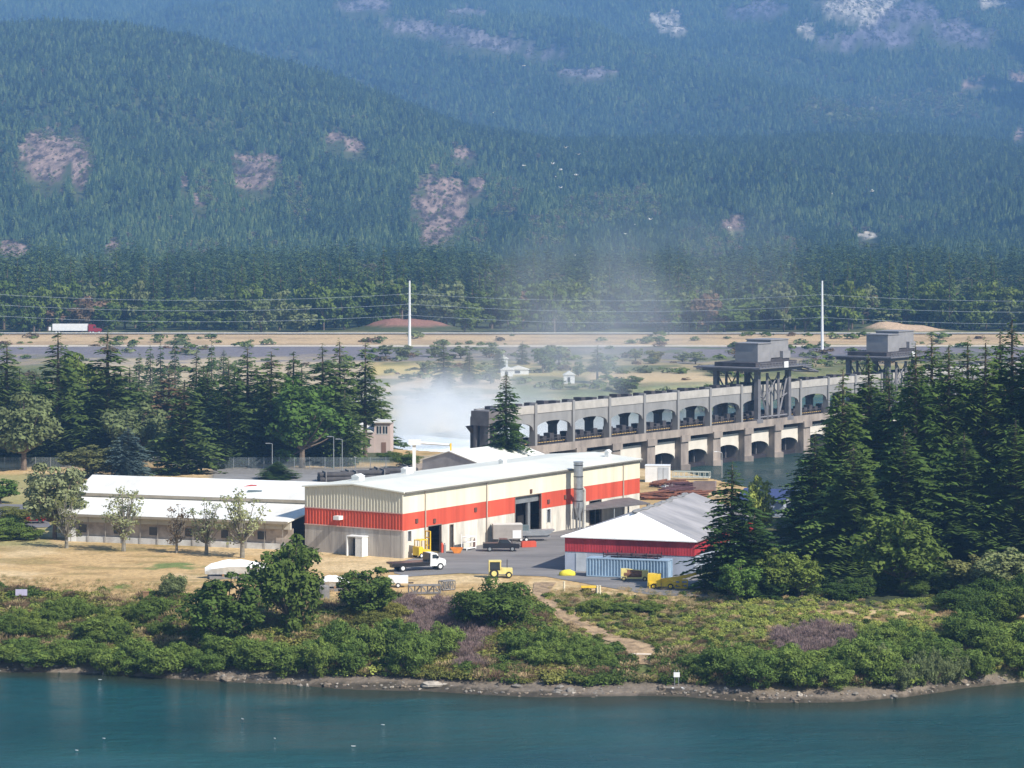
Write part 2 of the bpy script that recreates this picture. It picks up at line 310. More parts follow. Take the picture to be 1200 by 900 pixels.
# water
def build_water():
    mb = MB(); xs = np.arange(-140, 141, 2.0); ys_ = np.arange(240, 352, 1.0); nx = len(xs)
    mb.v = [(x, y, WZ) for y in ys_ for x in xs]; mb.f = [(j*nx+i, j*nx+i+1, (j+1)*nx+i+1, (j+1)*nx+i) for j in range(len(ys_)-1) for i in range(nx-1)]
    ng = len(mb.v); y0, y1 = ys_[0], ys_[-1]
    for q in ([(-900,-60),(900,-60),(900,y0),(-900,y0)], [(-900,y0),(-140,y0),(-140,y1),(-900,y1)], [(140,y0),(900,y0),(900,y1),(140,y1)], [(-900,y1),(900,y1),(900,880),(-900,880)]): mb.poly([(a, b_, WZ) for a, b_ in q])
    m = bpy.data.materials.new('river_water'); m.use_nodes = True; N = m.node_tree.nodes; L = m.node_tree.links; b = N['Principled BSDF']
    b.inputs['Roughness'].default_value = 0.12; b.inputs['IOR'].default_value = 1.33; b.inputs['Specular IOR Level'].default_value = 0.38
    tc = N.new('ShaderNodeTexCoord'); mp = N.new('ShaderNodeMapping'); mp.inputs['Scale'].default_value = (0.45, 1.0, 1); L.new(tc.outputs['Object'], mp.inputs[0])
    n0 = N.new('ShaderNodeTexNoise'); n0.inputs['Scale'].default_value = 0.06; n0.inputs['Detail'].default_value = 4; L.new(mp.outputs[0], n0.inputs[0])
    cr = N.new('ShaderNodeValToRGB'); cr.color_ramp.elements[0].position = 0.35; cr.color_ramp.elements[1].position = 0.7
    cr.color_ramp.elements[0].color = (0.008,0.060,0.066,1); cr.color_ramp.elements[1].color = (0.016,0.090,0.096,1); L.new(n0.outputs['Fac'], cr.inputs[0]); L.new(cr.outputs[0], b.inputs['Base Color'])
    n1 = N.new('ShaderNodeTexNoise'); n1.inputs['Scale'].default_value = 0.55; n1.inputs['Detail'].default_value = 7; n1.inputs['Roughness'].default_value = 0.7; L.new(mp.outputs[0], n1.inputs[0])
    bp = N.new('ShaderNodeBump'); bp.inputs['Strength'].default_value = 1.0; bp.inputs['Distance'].default_value = 1.1; L.new(n1.outputs['Fac'], bp.inputs['Height']); L.new(bp.outputs[0], b.inputs['Normal'])
    n4 = N.new('ShaderNodeTexNoise'); n4.inputs['Scale'].default_value = 0.035; n4.inputs['Detail'].default_value = 5; L.new(mp.outputs[0], n4.inputs[0]); m4 = N.new('ShaderNodeMapRange'); m4.inputs[1].default_value = .4; m4.inputs[2].default_value = .62; m4.inputs[3].default_value = 0.06; m4.inputs[4].default_value = 0.32; L.new(n4.outputs['Fac'], m4.inputs[0]); L.new(m4.outputs[0], b.inputs['Roughness'])
    o = mb.build('river', m); P = np.array(mb.v); pxx = CX+F*P[:,0]/np.maximum(P[:,1], 1); nz = (fbm(P[:,0]*.06, P[:,1]*.12, 4, 91)-.5)
    sh = np.where(P[:,1] > 230, 1-sm(shoreY(pxx)-P[:,1]+nz*14, 1, 11), 0)*(P[:,1] < 352); a_ = o.data.attributes.new('shallow', 'FLOAT', 'POINT'); a_.data.foreach_set('value', sh.astype(np.float32))
    an = N.new('ShaderNodeAttribute'); an.attribute_name = 'shallow'; mxx = N.new('ShaderNodeMix'); mxx.data_type = 'RGBA'; L.new(an.outputs['Fac'], mxx.inputs[0]); L.new(cr.outputs[0], mxx.inputs[6]); mxx.inputs[7].default_value = (0.030,0.042,0.026,1); L.new(mxx.outputs[2], b.inputs['Base Color']); tag(o, kind='structure')
build_water()

# sheets lying on the ground
def sheet(name, pts, mat, dz=0.03, nx=1):
    """polygon given by photograph points on the yard level, subdivided as a strip between two edges"""
    a, b_ = pts; mb = MB(); rows = []
    for (x0, y0), (x1, y1) in zip(a, b_): rows.append((x0, y0, x1, y1))
    n = len(rows); 
    for i in range(n):
        x0, y0, x1, y1 = rows[i]
        for j in range(nx+1):
            X = x0+(x1-x0)*j/nx; Y = y0+(y1-y0)*j/nx; mb.v.append((X, Y, gz(X, Y)+dz))
    for i in range(n-1):
        for j in range(nx):
            q = i*(nx+1)+j; mb.f.append((q, q+1, q+nx+2, q+nx+1))
    o = mb.build(name, mat); tag(o, kind='structure'); return o
def P0(px, py): p = at(px, py, 0); return (p[0], p[1])
def dens(l, n=8):
    out = []
    for (a, b_) in zip(l[:-1], l[1:]):
        for i in range(n): out.append((a[0]+(b_[0]-a[0])*i/n, a[1]+(b_[1]-a[1])*i/n))
    return out+[l[-1]]
asph = M('yard_asphalt', (0.23,0.215,0.205), c2=(0.13,0.125,0.125), scale=0.22, stretch=(.35,1,1), thr=(.3,.6), bump=0.2, bscale=3, rough=0.95)
top_ = [P0(x,y) for x,y in [(462,662),(478,656),(520,647),(600,632),(680,617),(752,604),(800,590)]]
bot_ = [P0(x,y) for x,y in [(462,672),(480,676),(540,672),(640,676),(680,683),(762,697),(830,700)]]
sheet('yard_pavement', (dens(top_), dens(bot_)), asph, 0.05, 14)
pathm = M('path_gravel', (0.33,0.23,0.135), var=0.45, scale=0.8, bump=0.4, rough=0.95)
pl = [(652,684),(642,700),(684,728),(722,745),(776,761),(774,771),(771,779)]; pr = [(626,684),(624,700),(655,728),(693,745),(728,759),(738,770),(742,780)]
sheet('gravel_path', (dens([at(*p)[:2] for p in pl],4), dens([at(*p)[:2] for p in pr],4)), pathm, 0.10, 6)
road = M('road_asphalt', (0.12,0.12,0.125), var=0.15, scale=0.1, rough=0.9)
sheet('highway', ([(x,1140.5+0.00002*x*x) for x in range(-420,460,8)], [(x,1151+0.00002*x*x) for x in range(-420,460,8)]), road, 0.25, 2)
line_m = M('road_paint', (0.75,0.75,0.72), var=0.1)
sheet('highway_edge_line', ([(x,1141.0+0.00002*x*x) for x in range(-420,460,8)], [(x,1141.25+0.00002*x*x) for x in range(-420,460,8)]), line_m, 0.27, 1)
sheet('access_road', (dens([P0(250,556),P0(400,557),P0(560,547)]), dens([P0(250,566),P0(400,568),P0(560,556)])), M('access_asphalt',(0.24,0.23,0.22),var=0.15,scale=.2), 0.06, 4)
sheet('car_park', (dens([P0(-40,590),P0(48,592)]), dens([P0(-60,622),P0(60,618)])), M('car_park_asphalt',(0.17,0.165,0.17),var=0.15,scale=.2), 0.06, 4)

# ------------------------------------------------------------------ vegetation meshes
def rdir(rnd):
    while True:
        v = Vector((rnd.uniform(-1,1), rnd.uniform(-1,1), rnd.uniform(-1,1)))
        if 0.05 < v.length < 1: return v.normalized()
def leafq(mb, p, n, s, rnd, thin=1.0):
    a = n.orthogonal().normalized(); b = n.cross(a); t = rnd.uniform(0, 6.28); ca, sa = math.cos(t), math.sin(t)
    u = (a*ca+b*sa)*s; v = (b*ca-a*sa)*s*rnd.uniform(0.45, 0.8)*thin
    mb.poly([p-u, p-v*0.9, p+u, p+v])
def conifer(seed, h=20, r=3.6, levels=36, nb=8, spray=0.75, base=0.05, sag=0.35, pw=0.85, gaps=0.08):
    rnd = random.Random(seed); mb = MB(); tr = MB()
    tr.cyl((0,0,-0.5), (0,0,h*0.55), 0.016*h, 0.009*h, n=7); tr.cyl((0,0,h*0.55), (0,0,h*0.98), 0.009*h, 0.002*h, n=5)
    ph = [rnd.uniform(0, 6.28) for _ in range(4)]; dz = h*0.95/levels
    for i in range(levels):
        t = i/(levels-1); z0 = h*(base+(0.985-base)*t)
        R = r*((1-t)**pw)*(1-0.45*max(0, 0.15-t)/0.15)+0.12
        n = max(3, int(nb*(0.40+0.60*(1-t))))
        off = rnd.uniform(0, 6.28)
        for j in range(n):
            if rnd.random() < gaps: continue
            z = z0+rnd.uniform(-1.8, 1.8)*dz
            a = off+6.283*j/n+rnd.uniform(-.35,.35)
            lump = 1+0.22*math.sin(a*2+ph[0]+t*9)+0.14*math.sin(a*3+ph[1]-t*17)
            L = R*rnd.uniform(0.55, 1.12)*lump
            d = Vector((math.cos(a), math.sin(a), 0)); sd_ = Vector((-d.y, d.x, 0))
            up = 0.35*t-0.10+rnd.uniform(-.25,.22)
            k = max(2, int(L/spray*1.8))
            for q in range(k):
                f = (q+0.5+rnd.uniform(-.2,.2))/k
                if f < 0.25 and rnd.random() < .5: continue
                x = L*f; zz = z+x*up-sag*x*f+rnd.uniform(-.15,.15)
                wdt = spray*(0.55+0.6*(1-abs(f-0.55)))*rnd.uniform(0.7,1.25)*(0.3+0.7*min(1,(1-t)*4.5))
                c = d*x+Vector((0,0,zz))
                for sgn in (-1, 1):
                    dr = -rnd.uniform(0.05, 0.7); fw = rnd.uniform(.45,.95)
                    tip = c+(sd_*sgn*wdt*rnd.uniform(.7,1.1)+d*wdt*fw)+Vector((0,0,wdt*dr))
                    mb.poly([c-d*0.25*wdt, c+sd_*sgn*wdt*0.35+Vector((0,0,-0.1*wdt)), tip, c+d*wdt*0.55+Vector((0,0,0.08*wdt))])
            tip = d*L*.9+Vector((0,0,z+L*up*.9-sag*L*.8))
            tr.v += [tuple(Vector((0,0,z))), tuple(tip), tuple(Vector((0,0,z+0.10)))]; m_ = len(tr.v); tr.f.append((m_-3, m_-2, m_-1))
    return mb, tr
def broadleaf(seed, h=12, r=4.5, clumps=34, leaf=0.36, per=90, trunk=0.25, low=0.12, airy=0.0, thin=1.0):
    rnd = random.Random(seed); mb = MB(); tr = MB()
    tr.cyl((0,0,-0.4), (0,0,h*trunk), 0.028*h, 0.02*h, n=7)
    cz = h*(0.5+low/2); rz = h*(0.5-low/2)
    for i in range(clumps):
        d = rdir(rnd); f = rnd.uniform(0.35, 0.86) if i > 4 else rnd.uniform(0, 0.4)
        c = Vector((d.x*r*f, d.y*r*f, cz+d.z*rz*f))
        cr = rnd.uniform(0.20, 0.36)*r*(1-0.3*abs(d.z))
        p0 = Vector((0,0,h*trunk*0.95)); mid = p0.lerp(c, 0.5)+Vector((0,0,-0.2))
        tr.cyl(p0, mid, 0.010*h, 0.007*h, n=4, caps=False); tr.cyl(mid, c, 0.007*h, 0.003*h, n=4, caps=False)
        m = int(per*(cr/(0.28*r))**1.4*(1-airy))
        for q in range(m):
            e = rdir(rnd)
            if e.z < -0.3 and rnd.random() < 0.5: e.z = -e.z
            p = c+Vector((e.x*cr, e.y*cr, e.z*cr*0.8))*rnd.uniform(0.6, 1.12)
            nn = (e*1.2+rdir(rnd)*0.9+Vector((0,0,0.4))).normalized()
            leafq(mb, p, nn, leaf*rnd.uniform(0.6, 1.3), rnd, thin)
    return mb, tr
def bush(seed, r=1.0, n=270, leaf=0.14, h=1.0, spiky=0.0):
    rnd = random.Random(seed); mb = MB()
    cs = [(rnd.uniform(-.55,.55)*r, rnd.uniform(-.55,.55)*r, rnd.uniform(0.25,0.7)*h, rnd.uniform(.35,.6)*r) for _ in range(7)]
    for q in range(n):
        cx_, cy_, cz_, cr = rnd.choice(cs); e = rdir(rnd)
        if e.z < -0.2: e.z = abs(e.z)
        p = Vector((cx_, cy_, cz_))+e*cr*rnd.uniform(.7,1.15); p.z = max(p.z, 0.02)
        if spiky:
            u = (e+Vector((0,0,0.9))).normalized()*leaf*2.2; s_ = rdir(rnd)*leaf*0.28
            mb.poly([p-s_, p+s_, p+u])
        else: leafq(mb, p, (e+rdir(rnd)*0.8+Vector((0,0,.3))).normalized(), leaf*rnd.uniform(.6,1.3), rnd)
    return mb

BARK = M('bark', (0.16,0.12,0.09), var=0.3, scale=2)
BARKP = M('bark_pale', (0.22,0.20,0.16), var=0.3, scale=2)
G_FIR = leafmat('fir_needles', (0.085,0.13,0.032), rnd=0.25)
G_FIRN = leafmat('fir_needles_near', (0.085,0.142,0.030), rnd=0.28, var=0.4)
G_SPR = leafmat('blue_spruce_needles', (0.12,0.17,0.155), rnd=0.1)
G_LEAF = leafmat('leaf_green', (0.13,0.18,0.035), rnd=0.25)
G_DARK = leafmat('leaf_dark_green', (0.080,0.125,0.024), rnd=0.25)
G_OLIVE = leafmat('leaf_olive', (0.21,0.21,0.07), rnd=0.25)
G_BRIGHT = leafmat('leaf_bright_green', (0.115,0.19,0.035), rnd=0.2)
G_BROWN = leafmat('leaf_russet', (0.19,0.13,0.075), rnd=0.3)
G_SAGE = leafmat('leaf_sage', (0.18,0.21,0.085), rnd=0.2)
G_PALE = leafmat('leaf_pale_sapling', (0.27,0.29,0.14), rnd=0.2)
G_BRAM = leafmat('leaf_bramble', (0.20,0.205,0.05), rnd=0.3)
G_YEL = leafmat('leaf_yellow_green', (0.31,0.35,0.08), rnd=0.25)
G_WILL = leafmat('leaf_willow', (0.135,0.195,0.040), rnd=0.2)
G_MAUVE = leafmat('dry_mauve_twigs', (0.28,0.205,0.185), rnd=0.15)
G_STRAW = leafmat('dry_straw', (0.50,0.38,0.20), rnd=0.2)

PROTO = {}
def proto(name, mbs, bark, mat):
    cm = mbs[0].mesh(name+'_crown', mat); tm = mbs[1].mesh(name+'_trunk', bark)
    z = [v.co.z for v in cm.vertices]; x = [math.hypot(v.co.x, v.co.y) for v in cm.vertices]
    x.sort(); PROTO[name] = (cm, tm, max(z), x[int(len(x)*0.97)])
for i in range(4): proto('fir%d' % i, conifer(10+i, 24, 5.0, 74, 12, 0.60, base=0.03, gaps=0.04), BARK, G_FIRN)
for i in range(4): proto('mfir%d' % i, conifer(30+i, 24, 4.6, 48, 10, 0.85, base=0.06, gaps=0.06), BARK, G_FIR)
for i in range(4): proto('sfir%d' % i, conifer(50+i, 24, 4.4, 26, 8, 1.4, base=0.05, gaps=0.05), BARK, G_FIR)
proto('thin0', conifer(70, 22, 3.8, 34, 8, 0.8, base=0.34, gaps=0.12, sag=0.5), BARK, G_FIR)
for i in range(4): proto('oak%d' % i, broadleaf(90+i, 12, 4.5, 58, 0.30, 120, trunk=0.2, low=0.02), BARK, G_LEAF)
for i in range(3): proto('dec%d' % i, broadleaf(110+i, 12, 4.6, 34, 0.5, 60, low=0.0), BARK, G_LEAF)
for i in range(2): proto('young%d' % i, broadleaf(120+i, 8, 2.2, 40, 0.15, 30, trunk=0.2, low=0.05, airy=0.0), BARKP, G_PALE)
for i in range(3): proto('shrub%d' % i, broadleaf(130+i, 5, 3.2, 60, 0.22, 150, trunk=0.1, low=0.0, thin=0.5), BARK, G_DARK)
def tree(p, loc, h, r, name, label, cat='tree', group=None, mat=None, rz=None):
    cm, tm, ph, pr = PROTO[p]
    e = empty(name, loc, random.uniform(0, 6.28) if rz is None else rz, label, cat, group, (r/pr*1.08, r/pr*1.08, h/ph))
    c = bpy.data.objects.new('crown', cm); COL.objects.link(c); c.parent = e
    t = bpy.data.objects.new('trunk', tm); COL.objects.link(t); t.parent = e
    if mat:
        c.material_slots[0].link = 'OBJECT'; c.material_slots[0].material = mat
    return e
def tree_px(p, px, Y, top, wpx, name, label, cat='tree', group=None, mat=None, sink=0.0):
    X = (px-CX)/F*Y; z = gz(X, Y)-sink; s = F/Y; h = HC-(top-YH)/s-z
    return tree(p, (X, Y, z), h, wpx/2/s, name, label, cat, group, mat)

# scattering of stuff: one object whose own mesh holds the prototypes and the points
def scatter(name, pts, rot, scl, protos, mats, variant, label, cat='plants'):
    V = []; Fc = []; kind = []; mi = []
    for k, mb in enumerate(protos):
        o = len(V); V += mb.v; Fc += [tuple(o+i for i in f) for f in mb.f]; kind += [k+1]*len(mb.v); mi += [k]*len(mb.f)
    np_ = len(V); V = np.concatenate([np.array(V, float), pts]) ; kind = np.concatenate([np.array(kind), -(variant+1)])
    me = bpy.data.meshes.new(name); me.from_pydata(V.tolist(), [], Fc)
    for m in mats: me.materials.append(m)
    me.polygons.foreach_set('material_index', np.array(mi, dtype=np.int32))
    a = me.attributes.new('sort', 'INT', 'POINT'); a.data.foreach_set('value', kind.astype(np.int32))
    r = me.attributes.new('turn', 'FLOAT', 'POINT'); r.data.foreach_set('value', np.concatenate([np.zeros(np_), rot]).astype(np.float32))
    s = me.attributes.new('size', 'FLOAT_VECTOR', 'POINT'); s.data.foreach_set('vector', np.concatenate([np.ones((np_,3)), scl]).astype(np.float32).ravel())
    o = bpy.data.objects.new(name, me); COL.objects.link(o); tag(o, label, cat, kind='stuff')
    g = bpy.data.node_groups.new(name, 'GeometryNodeTree')
    g.interface.new_socket('Geometry', in_out='INPUT', socket_type='NodeSocketGeometry'); g.interface.new_socket('Geometry', in_out='OUTPUT', socket_type='NodeSocketGeometry')
    N = g.nodes; L = g.links; gi = N.new('NodeGroupInput'); go = N.new('NodeGroupOutput'); jn = N.new('GeometryNodeJoinGeometry'); L.new(jn.outputs[0], go.inputs[0])
    def attr(nm, ty):
        q = N.new('GeometryNodeInputNamedAttribute'); q.data_type = ty; q.inputs[0].default_value = nm; return q.outputs[0]
    srt = attr('sort', 'INT'); trn = attr('turn', 'FLOAT'); siz = attr('size', 'FLOAT_VECTOR')
    cx_ = N.new('ShaderNodeCombineXYZ'); L.new(trn, cx_.inputs[2])
    for k in range(len(protos)):
        def sep(val):
            cmp_ = N.new('FunctionNodeCompare'); cmp_.data_type = 'INT'; cmp_.operation = 'EQUAL'
            ins = [i for i in cmp_.inputs if i.type == 'INT']; L.new(srt, ins[0]); ins[1].default_value = val
            sp = N.new('GeometryNodeSeparateGeometry'); sp.domain = 'POINT'; L.new(gi.outputs[0], sp.inputs[0]); L.new(cmp_.outputs[0], sp.inputs[1]); return sp.outputs[0]
        ip = N.new('GeometryNodeInstanceOnPoints'); L.new(sep(-(k+1)), ip.inputs['Points']); L.new(sep(k+1), ip.inputs['Instance'])
        L.new(cx_.outputs[0], ip.inputs['Rotation']); L.new(siz, ip.inputs['Scale']); L.new(ip.outputs[0], jn.inputs[0])
    md = o.modifiers.new('scatter', 'NODES'); md.node_group = g
    return o

# ------------------------------------------------------------------ the far forest (stuff)
def lowfir(seed, h=30, r=4.0):
    rnd = random.Random(seed); mb = MB()
    nl = 5
    for i in range(nl):
        z0 = h*(0.06+0.17*i); z1 = min(h, z0+h*0.34); R = r*(1-i/nl*0.92); n = 7; k = len(mb.v)
        for j in range(n*2):
            a = 6.283*j/(n*2); q = R*(rnd.uniform(.85,1.2) if j % 2 == 0 else rnd.uniform(.45,.7)); mb.v.append((q*math.cos(a), q*math.sin(a), z0-(0.03*h if j%2==0 else -0.02*h)))
        mb.v.append((0,0,z1))
        for j in range(n*2): mb.f.append((k+j, k+(j+1)%(n*2), k+2*n))
    return mb
def lowdec(seed, h=14, r=6):
    rnd = random.Random(seed); mb = MB()
    for q in range(70):
        e = rdir(rnd); e.z = abs(e.z)*1.0-0.15
        p = Vector((e.x*r*.85, e.y*r*.85, h*0.42+e.z*h*0.5))*1.0
        leafq(mb, p, (e+rdir(rnd)*.7).normalized(), rnd.uniform(1.0,2.0), rnd)
    return mb
FIRF = [leafmat('forest_fir_dark', (0.060,0.105,0.038), rnd=0.40, tr=0.1), leafmat('forest_fir_mid', (0.105,0.155,0.048), rnd=0.40, tr=0.1),
        leafmat('forest_fir_deep', (0.036,0.070,0.032), rnd=0.3, tr=0.1), leafmat('forest_deciduous', (0.16,0.20,0.055), rnd=0.35, tr=0.2), leafmat('forest_brown', (0.18,0.14,0.08), rnd=0.3, tr=0.2)]
def medfir(seed, lv, nb, sp): return conifer(seed, 30, 4.3, lv, nb, sp, base=0.03, gaps=0.05, sag=0.4)[0]
def rounddec(seed, n=110, h=17, r=6.5):
    rnd = random.Random(seed); mb = MB(); cs = [(rnd.uniform(-.5,.5)*r, rnd.uniform(-.5,.5)*r, h*rnd.uniform(.3,.72), r*rnd.uniform(.35,.55)) for _ in range(7)]
    for q in range(n):
        c = rnd.choice(cs); e = rdir(rnd); p = Vector(c[:3])+e*c[3]; leafq(mb, p, (e+rdir(rnd)*.7+Vector((0,0,.3))).normalized(), rnd.uniform(.8,1.5), rnd)
    return mb
def forest(name, Y0, Y1, area, kk, hr, seed, label, decp=0.06, keep=None, lod=(9,5,2.3)):
    rs = np.random.RandomState(seed); A = kk*(Y1**2-Y0**2); n = int(A/area)
    Y = np.sqrt(rs.rand(n)*(Y1**2-Y0**2)+Y0**2); k = (rs.rand(n)*2-1)*kk; X = k*Y; Z = H(X, Y); px, py = proj(X, Y, Z)
    m, ri = rockmask(px, py-3); rnd_ = rs.rand(n)
    hh = F/Y*20
    for q in (0.35, 0.7, 1.0):
        m2, r2 = rockmask(px, py-hh*q); ri = np.where(m2 > m, r2, ri); m = np.maximum(m, m2)
    bare = (m > rs.rand(n)*0.45)&(ri != 4)&((rnd_ > 0.0))&(Y > 1500)
    inr = (m > 0.0)&(ri != 4)&(Y > 1500)
    bare = bare&(rnd_ > 0.16)
    dec = ((ri == 4)&(m > 0.05))&(rnd_ > 0.25)
    cl = fbm(X*0.004, Y*0.0025, 4, 41); ok = ~bare
    if keep is not None: ok &= keep(X, Y, px, py)
    ok &= py > -45
    X, Y, Z, dec, cl = X[ok], Y[ok], Z[ok], dec[ok], cl[ok]; n = len(X); rv = rs.rand(n)
    var = np.where(rv < 0.45, 0, np.where(rv < 0.75, 1, 2)); var = np.where((cl > 0.55)&(rv > 0.5), 1, var)
    var = np.where(dec | (rs.rand(n) < decp*(0.3+2*(cl > 0.6))), 3, var); var = np.where((var == 3)&(rs.rand(n) < 0.25), 4, var)
    inr = inr[ok]; var = np.where(inr, np.where(rs.rand(n) < .5, 3, 4), var)
    s = rs.uniform(hr[0], hr[1], n)/30.0*(0.8+0.5*(cl-0.3))*np.where(inr, .5, 1); s = np.where(var >= 3, s*1.0, s); wd = s*rs.uniform(1.0, 1.7, n); s = s*rs.uniform(.65,1.1,n)
    scatter(name, np.stack([X, Y, Z-0.3], -1), rs.rand(n)*6.28, np.stack([wd, wd, s], -1), ([medfir(seed*10+q, *lod) for q in range(3)] if seed == 3 else [lowfir(seed*5+1, 24, 4.6), lowfir(seed*5+2, 21, 4.8), medfir(seed*10, *lod)])+[rounddec(seed*7+1), rounddec(seed*7+2)], FIRF, var, label, 'forest')
    print(name, n)
forest('hillside_forest', 1900, 4700, 34, 0.215, (15,25), 1, 'dense blue-green conifer forest covering the wooded foothills', decp=0.10, lod=(11,6,2.0))
forest('mountain_forest', 4700, 8900, 75, 0.205, (20,30), 2, 'hazy blue conifer forest on the high mountain slope')
forest('valley_forest', 1420, 1900, 40, 0.225, (20,32), 3, 'dark conifers massed behind the roadside trees', decp=0.30, lod=(17,7,1.6))

# individual trees of the valley edge behind the highway
def valley():
    rs = random.Random(5); n = 0
    Lc = 'dark conifer in the tree belt just behind the highway'; Ld = 'rounded broadleaf tree at the foot of the belt behind the highway'
    Lb = 'russet brown tree at the foot of the belt behind the highway'
    for i in range(175):
        px = -70+1340*(i+0.5)/175+rs.uniform(-6,6); Y = rs.uniform(1190, 1420); h = rs.uniform(20, 34)
        if 600 < px < 880 and rs.random() < 0.45: h *= 0.6
        X = (px-CX)/F*Y
        tree('sfir%d' % rs.randrange(4), (X, Y, gz(X,Y)-.3), h, rs.uniform(3.2,4.6), 'conifer', Lc, 'tree', 'conifers of the belt behind the highway')
    for i in range(150):
        px = -60+1320*(i+0.5)/150+rs.uniform(-5,5); Y = rs.uniform(1160, 1230)
        X = (px-CX)/F*Y
        if (abs(X+45) < 19) or abs(X-170) < 18 or abs(X-55) < 10: Y += 38; X = (px-CX)/F*Y
        br = rs.random() < 0.09
        tree('dec%d' % rs.randrange(3), (X, Y, gz(X,Y)-.5), rs.uniform(9,23), rs.uniform(5,8), 'broadleaf_tree', Lb if br else Ld, 'tree', 'russet trees behind the highway' if br else 'broadleaf trees behind the highway', G_BROWN if br else (G_LEAF if rs.random() < .65 else G_SAGE))
valley()

# ------------------------------------------------------------------ trees around the buildings
def left_group():
    T = [ # px, Y, top, width, proto, material, label
     (8,560,396,52,'mfir0',None,'tall dark conifer at the far left edge of the picture'),
     (38,590,432,46,'mfir1',None,'shorter conifer second from the left edge'),
     (68,548,390,66,'mfir2',None,'pointed dark conifer standing under the white semi-trailer'),
     (98,600,412,58,'oak0',G_LEAF,'round green broadleaf tree between two tall pointed conifers at left'),
     (126,552,384,74,'mfir3',None,'tallest conifer of the left group, just right of the semi-truck'),
     (152,600,428,52,'mfir1',None,'mid-height conifer right of the tallest left conifer'),
     (28,535,456,66,'oak1',G_SAGE,'broad muted-green broadleaf tree low at the left edge'),
     (160,540,470,56,'oak2',G_SAGE,'sage-green broadleaf tree above the blue spruce'),
     (198,560,432,52,'thin0',G_BROWN,'brownish thin-crowned tree behind the conifers near the long white roof'),
     (216,528,442,58,'mfir0',None,'conifer with low green branches just behind the long white roof'),
     (243,560,432,58,'mfir2',None,'dark conifer right of the brownish thin tree'),
     (268,545,418,56,'mfir3',None,'conifer left of the leaning sharp-topped conifers'),
     (290,560,404,52,'mfir1',None,'sharp-topped conifer left of the bright green maple'),
     (318,552,408,54,'mfir0',None,'conifer behind the left side of the bright green maple'),
     (344,575,412,50,'mfir2',None,'conifer directly behind the bright green maple'),
     (378,556,402,56,'mfir3',None,'dark conifer right of the bright green maple'),
     (398,560,396,50,'mfir1',None,'tall sharp conifer second from the right of the left group'),
     (428,566,396,40,'thin0',G_FIR,'sparse conifer with drooping branches above the two-storey house'),
     (354,540,440,70,'oak3',G_BRIGHT,'bright green maple among the dark conifers'),
     (64,416,540,52,'oak1',G_PALE,'pale leafy tree left of the long white building'),
     (150,517,500,42,'fir1',G_SPR,'small blue-grey spruce behind the long white roof'),
     (108,520,520,52,'oak2',G_OLIVE,'olive tree left of the blue-grey spruce'),
     (325,516,540,34,'fir2',G_FIRN,'small dark evergreen at the right end of the long white roof'),
     (0,470,560,34,'oak0',G_BRIGHT,'bright green tree cut by the left edge beside the parking lot'),
     (404,545,455,32,'mfir0',None,'conifer beside the left wall of the two-storey house'),
     (230,600,408,36,'mfir1',None,'slim conifer peeking over the left group in front of the rubble slope'),
     (186,600,450,54,'oak1',G_SAGE,'greyish broadleaf tree in the middle of the left group'),
     ]
    for px, Y, top, w_, p, m, l in T: tree_px(p, px, Y, top, w_*1.35, 'conifer' if 'fir' in p or 'thin' in p else 'broadleaf_tree', l, mat=m)
    rs = random.Random(9)
    for i in range(36):
        px = -10+450*(i+.5)/36+rs.uniform(-8,8); tree_px('mfir%d' % rs.randrange(4), px, rs.uniform(566,620), rs.uniform(424,462), rs.uniform(56,74), 'conifer', 'dark conifer filling the back of the left tree group', group='conifers at the back of the left group')
    for px, top, Y in ((163,412,800),(176,404,820),(188,402,800),(205,394,790),(248,396,780),(262,408,840)):
        tree_px('sfir%d' % rs.randrange(4), px, Y, top, 18, 'conifer', 'small distant conifer against the grey rubble slope at left', group='distant conifers before the grey slope')
    for px, Y, top, w_, p, m, l in [
     (145,400,568,50,'young0',G_PALE,'sapling with thin crown before the left half of the long white building'),
     (207,398,590,30,'young1',G_BROWN,'bare wispy sapling before the middle of the long white building'),
     (242,396,583,42,'young1',G_PALE,'narrow sapling before the right half of the long white building'),
     (284,392,572,56,'young0',G_PALE,'bushier pale sapling near the red shop corner'),
     (78,404,575,40,'young1',G_OLIVE,'olive sapling at the left corner of the long white building')]:
        tree_px(p, px, Y, top, w_, 'sapling', l, mat=m)
left_group()
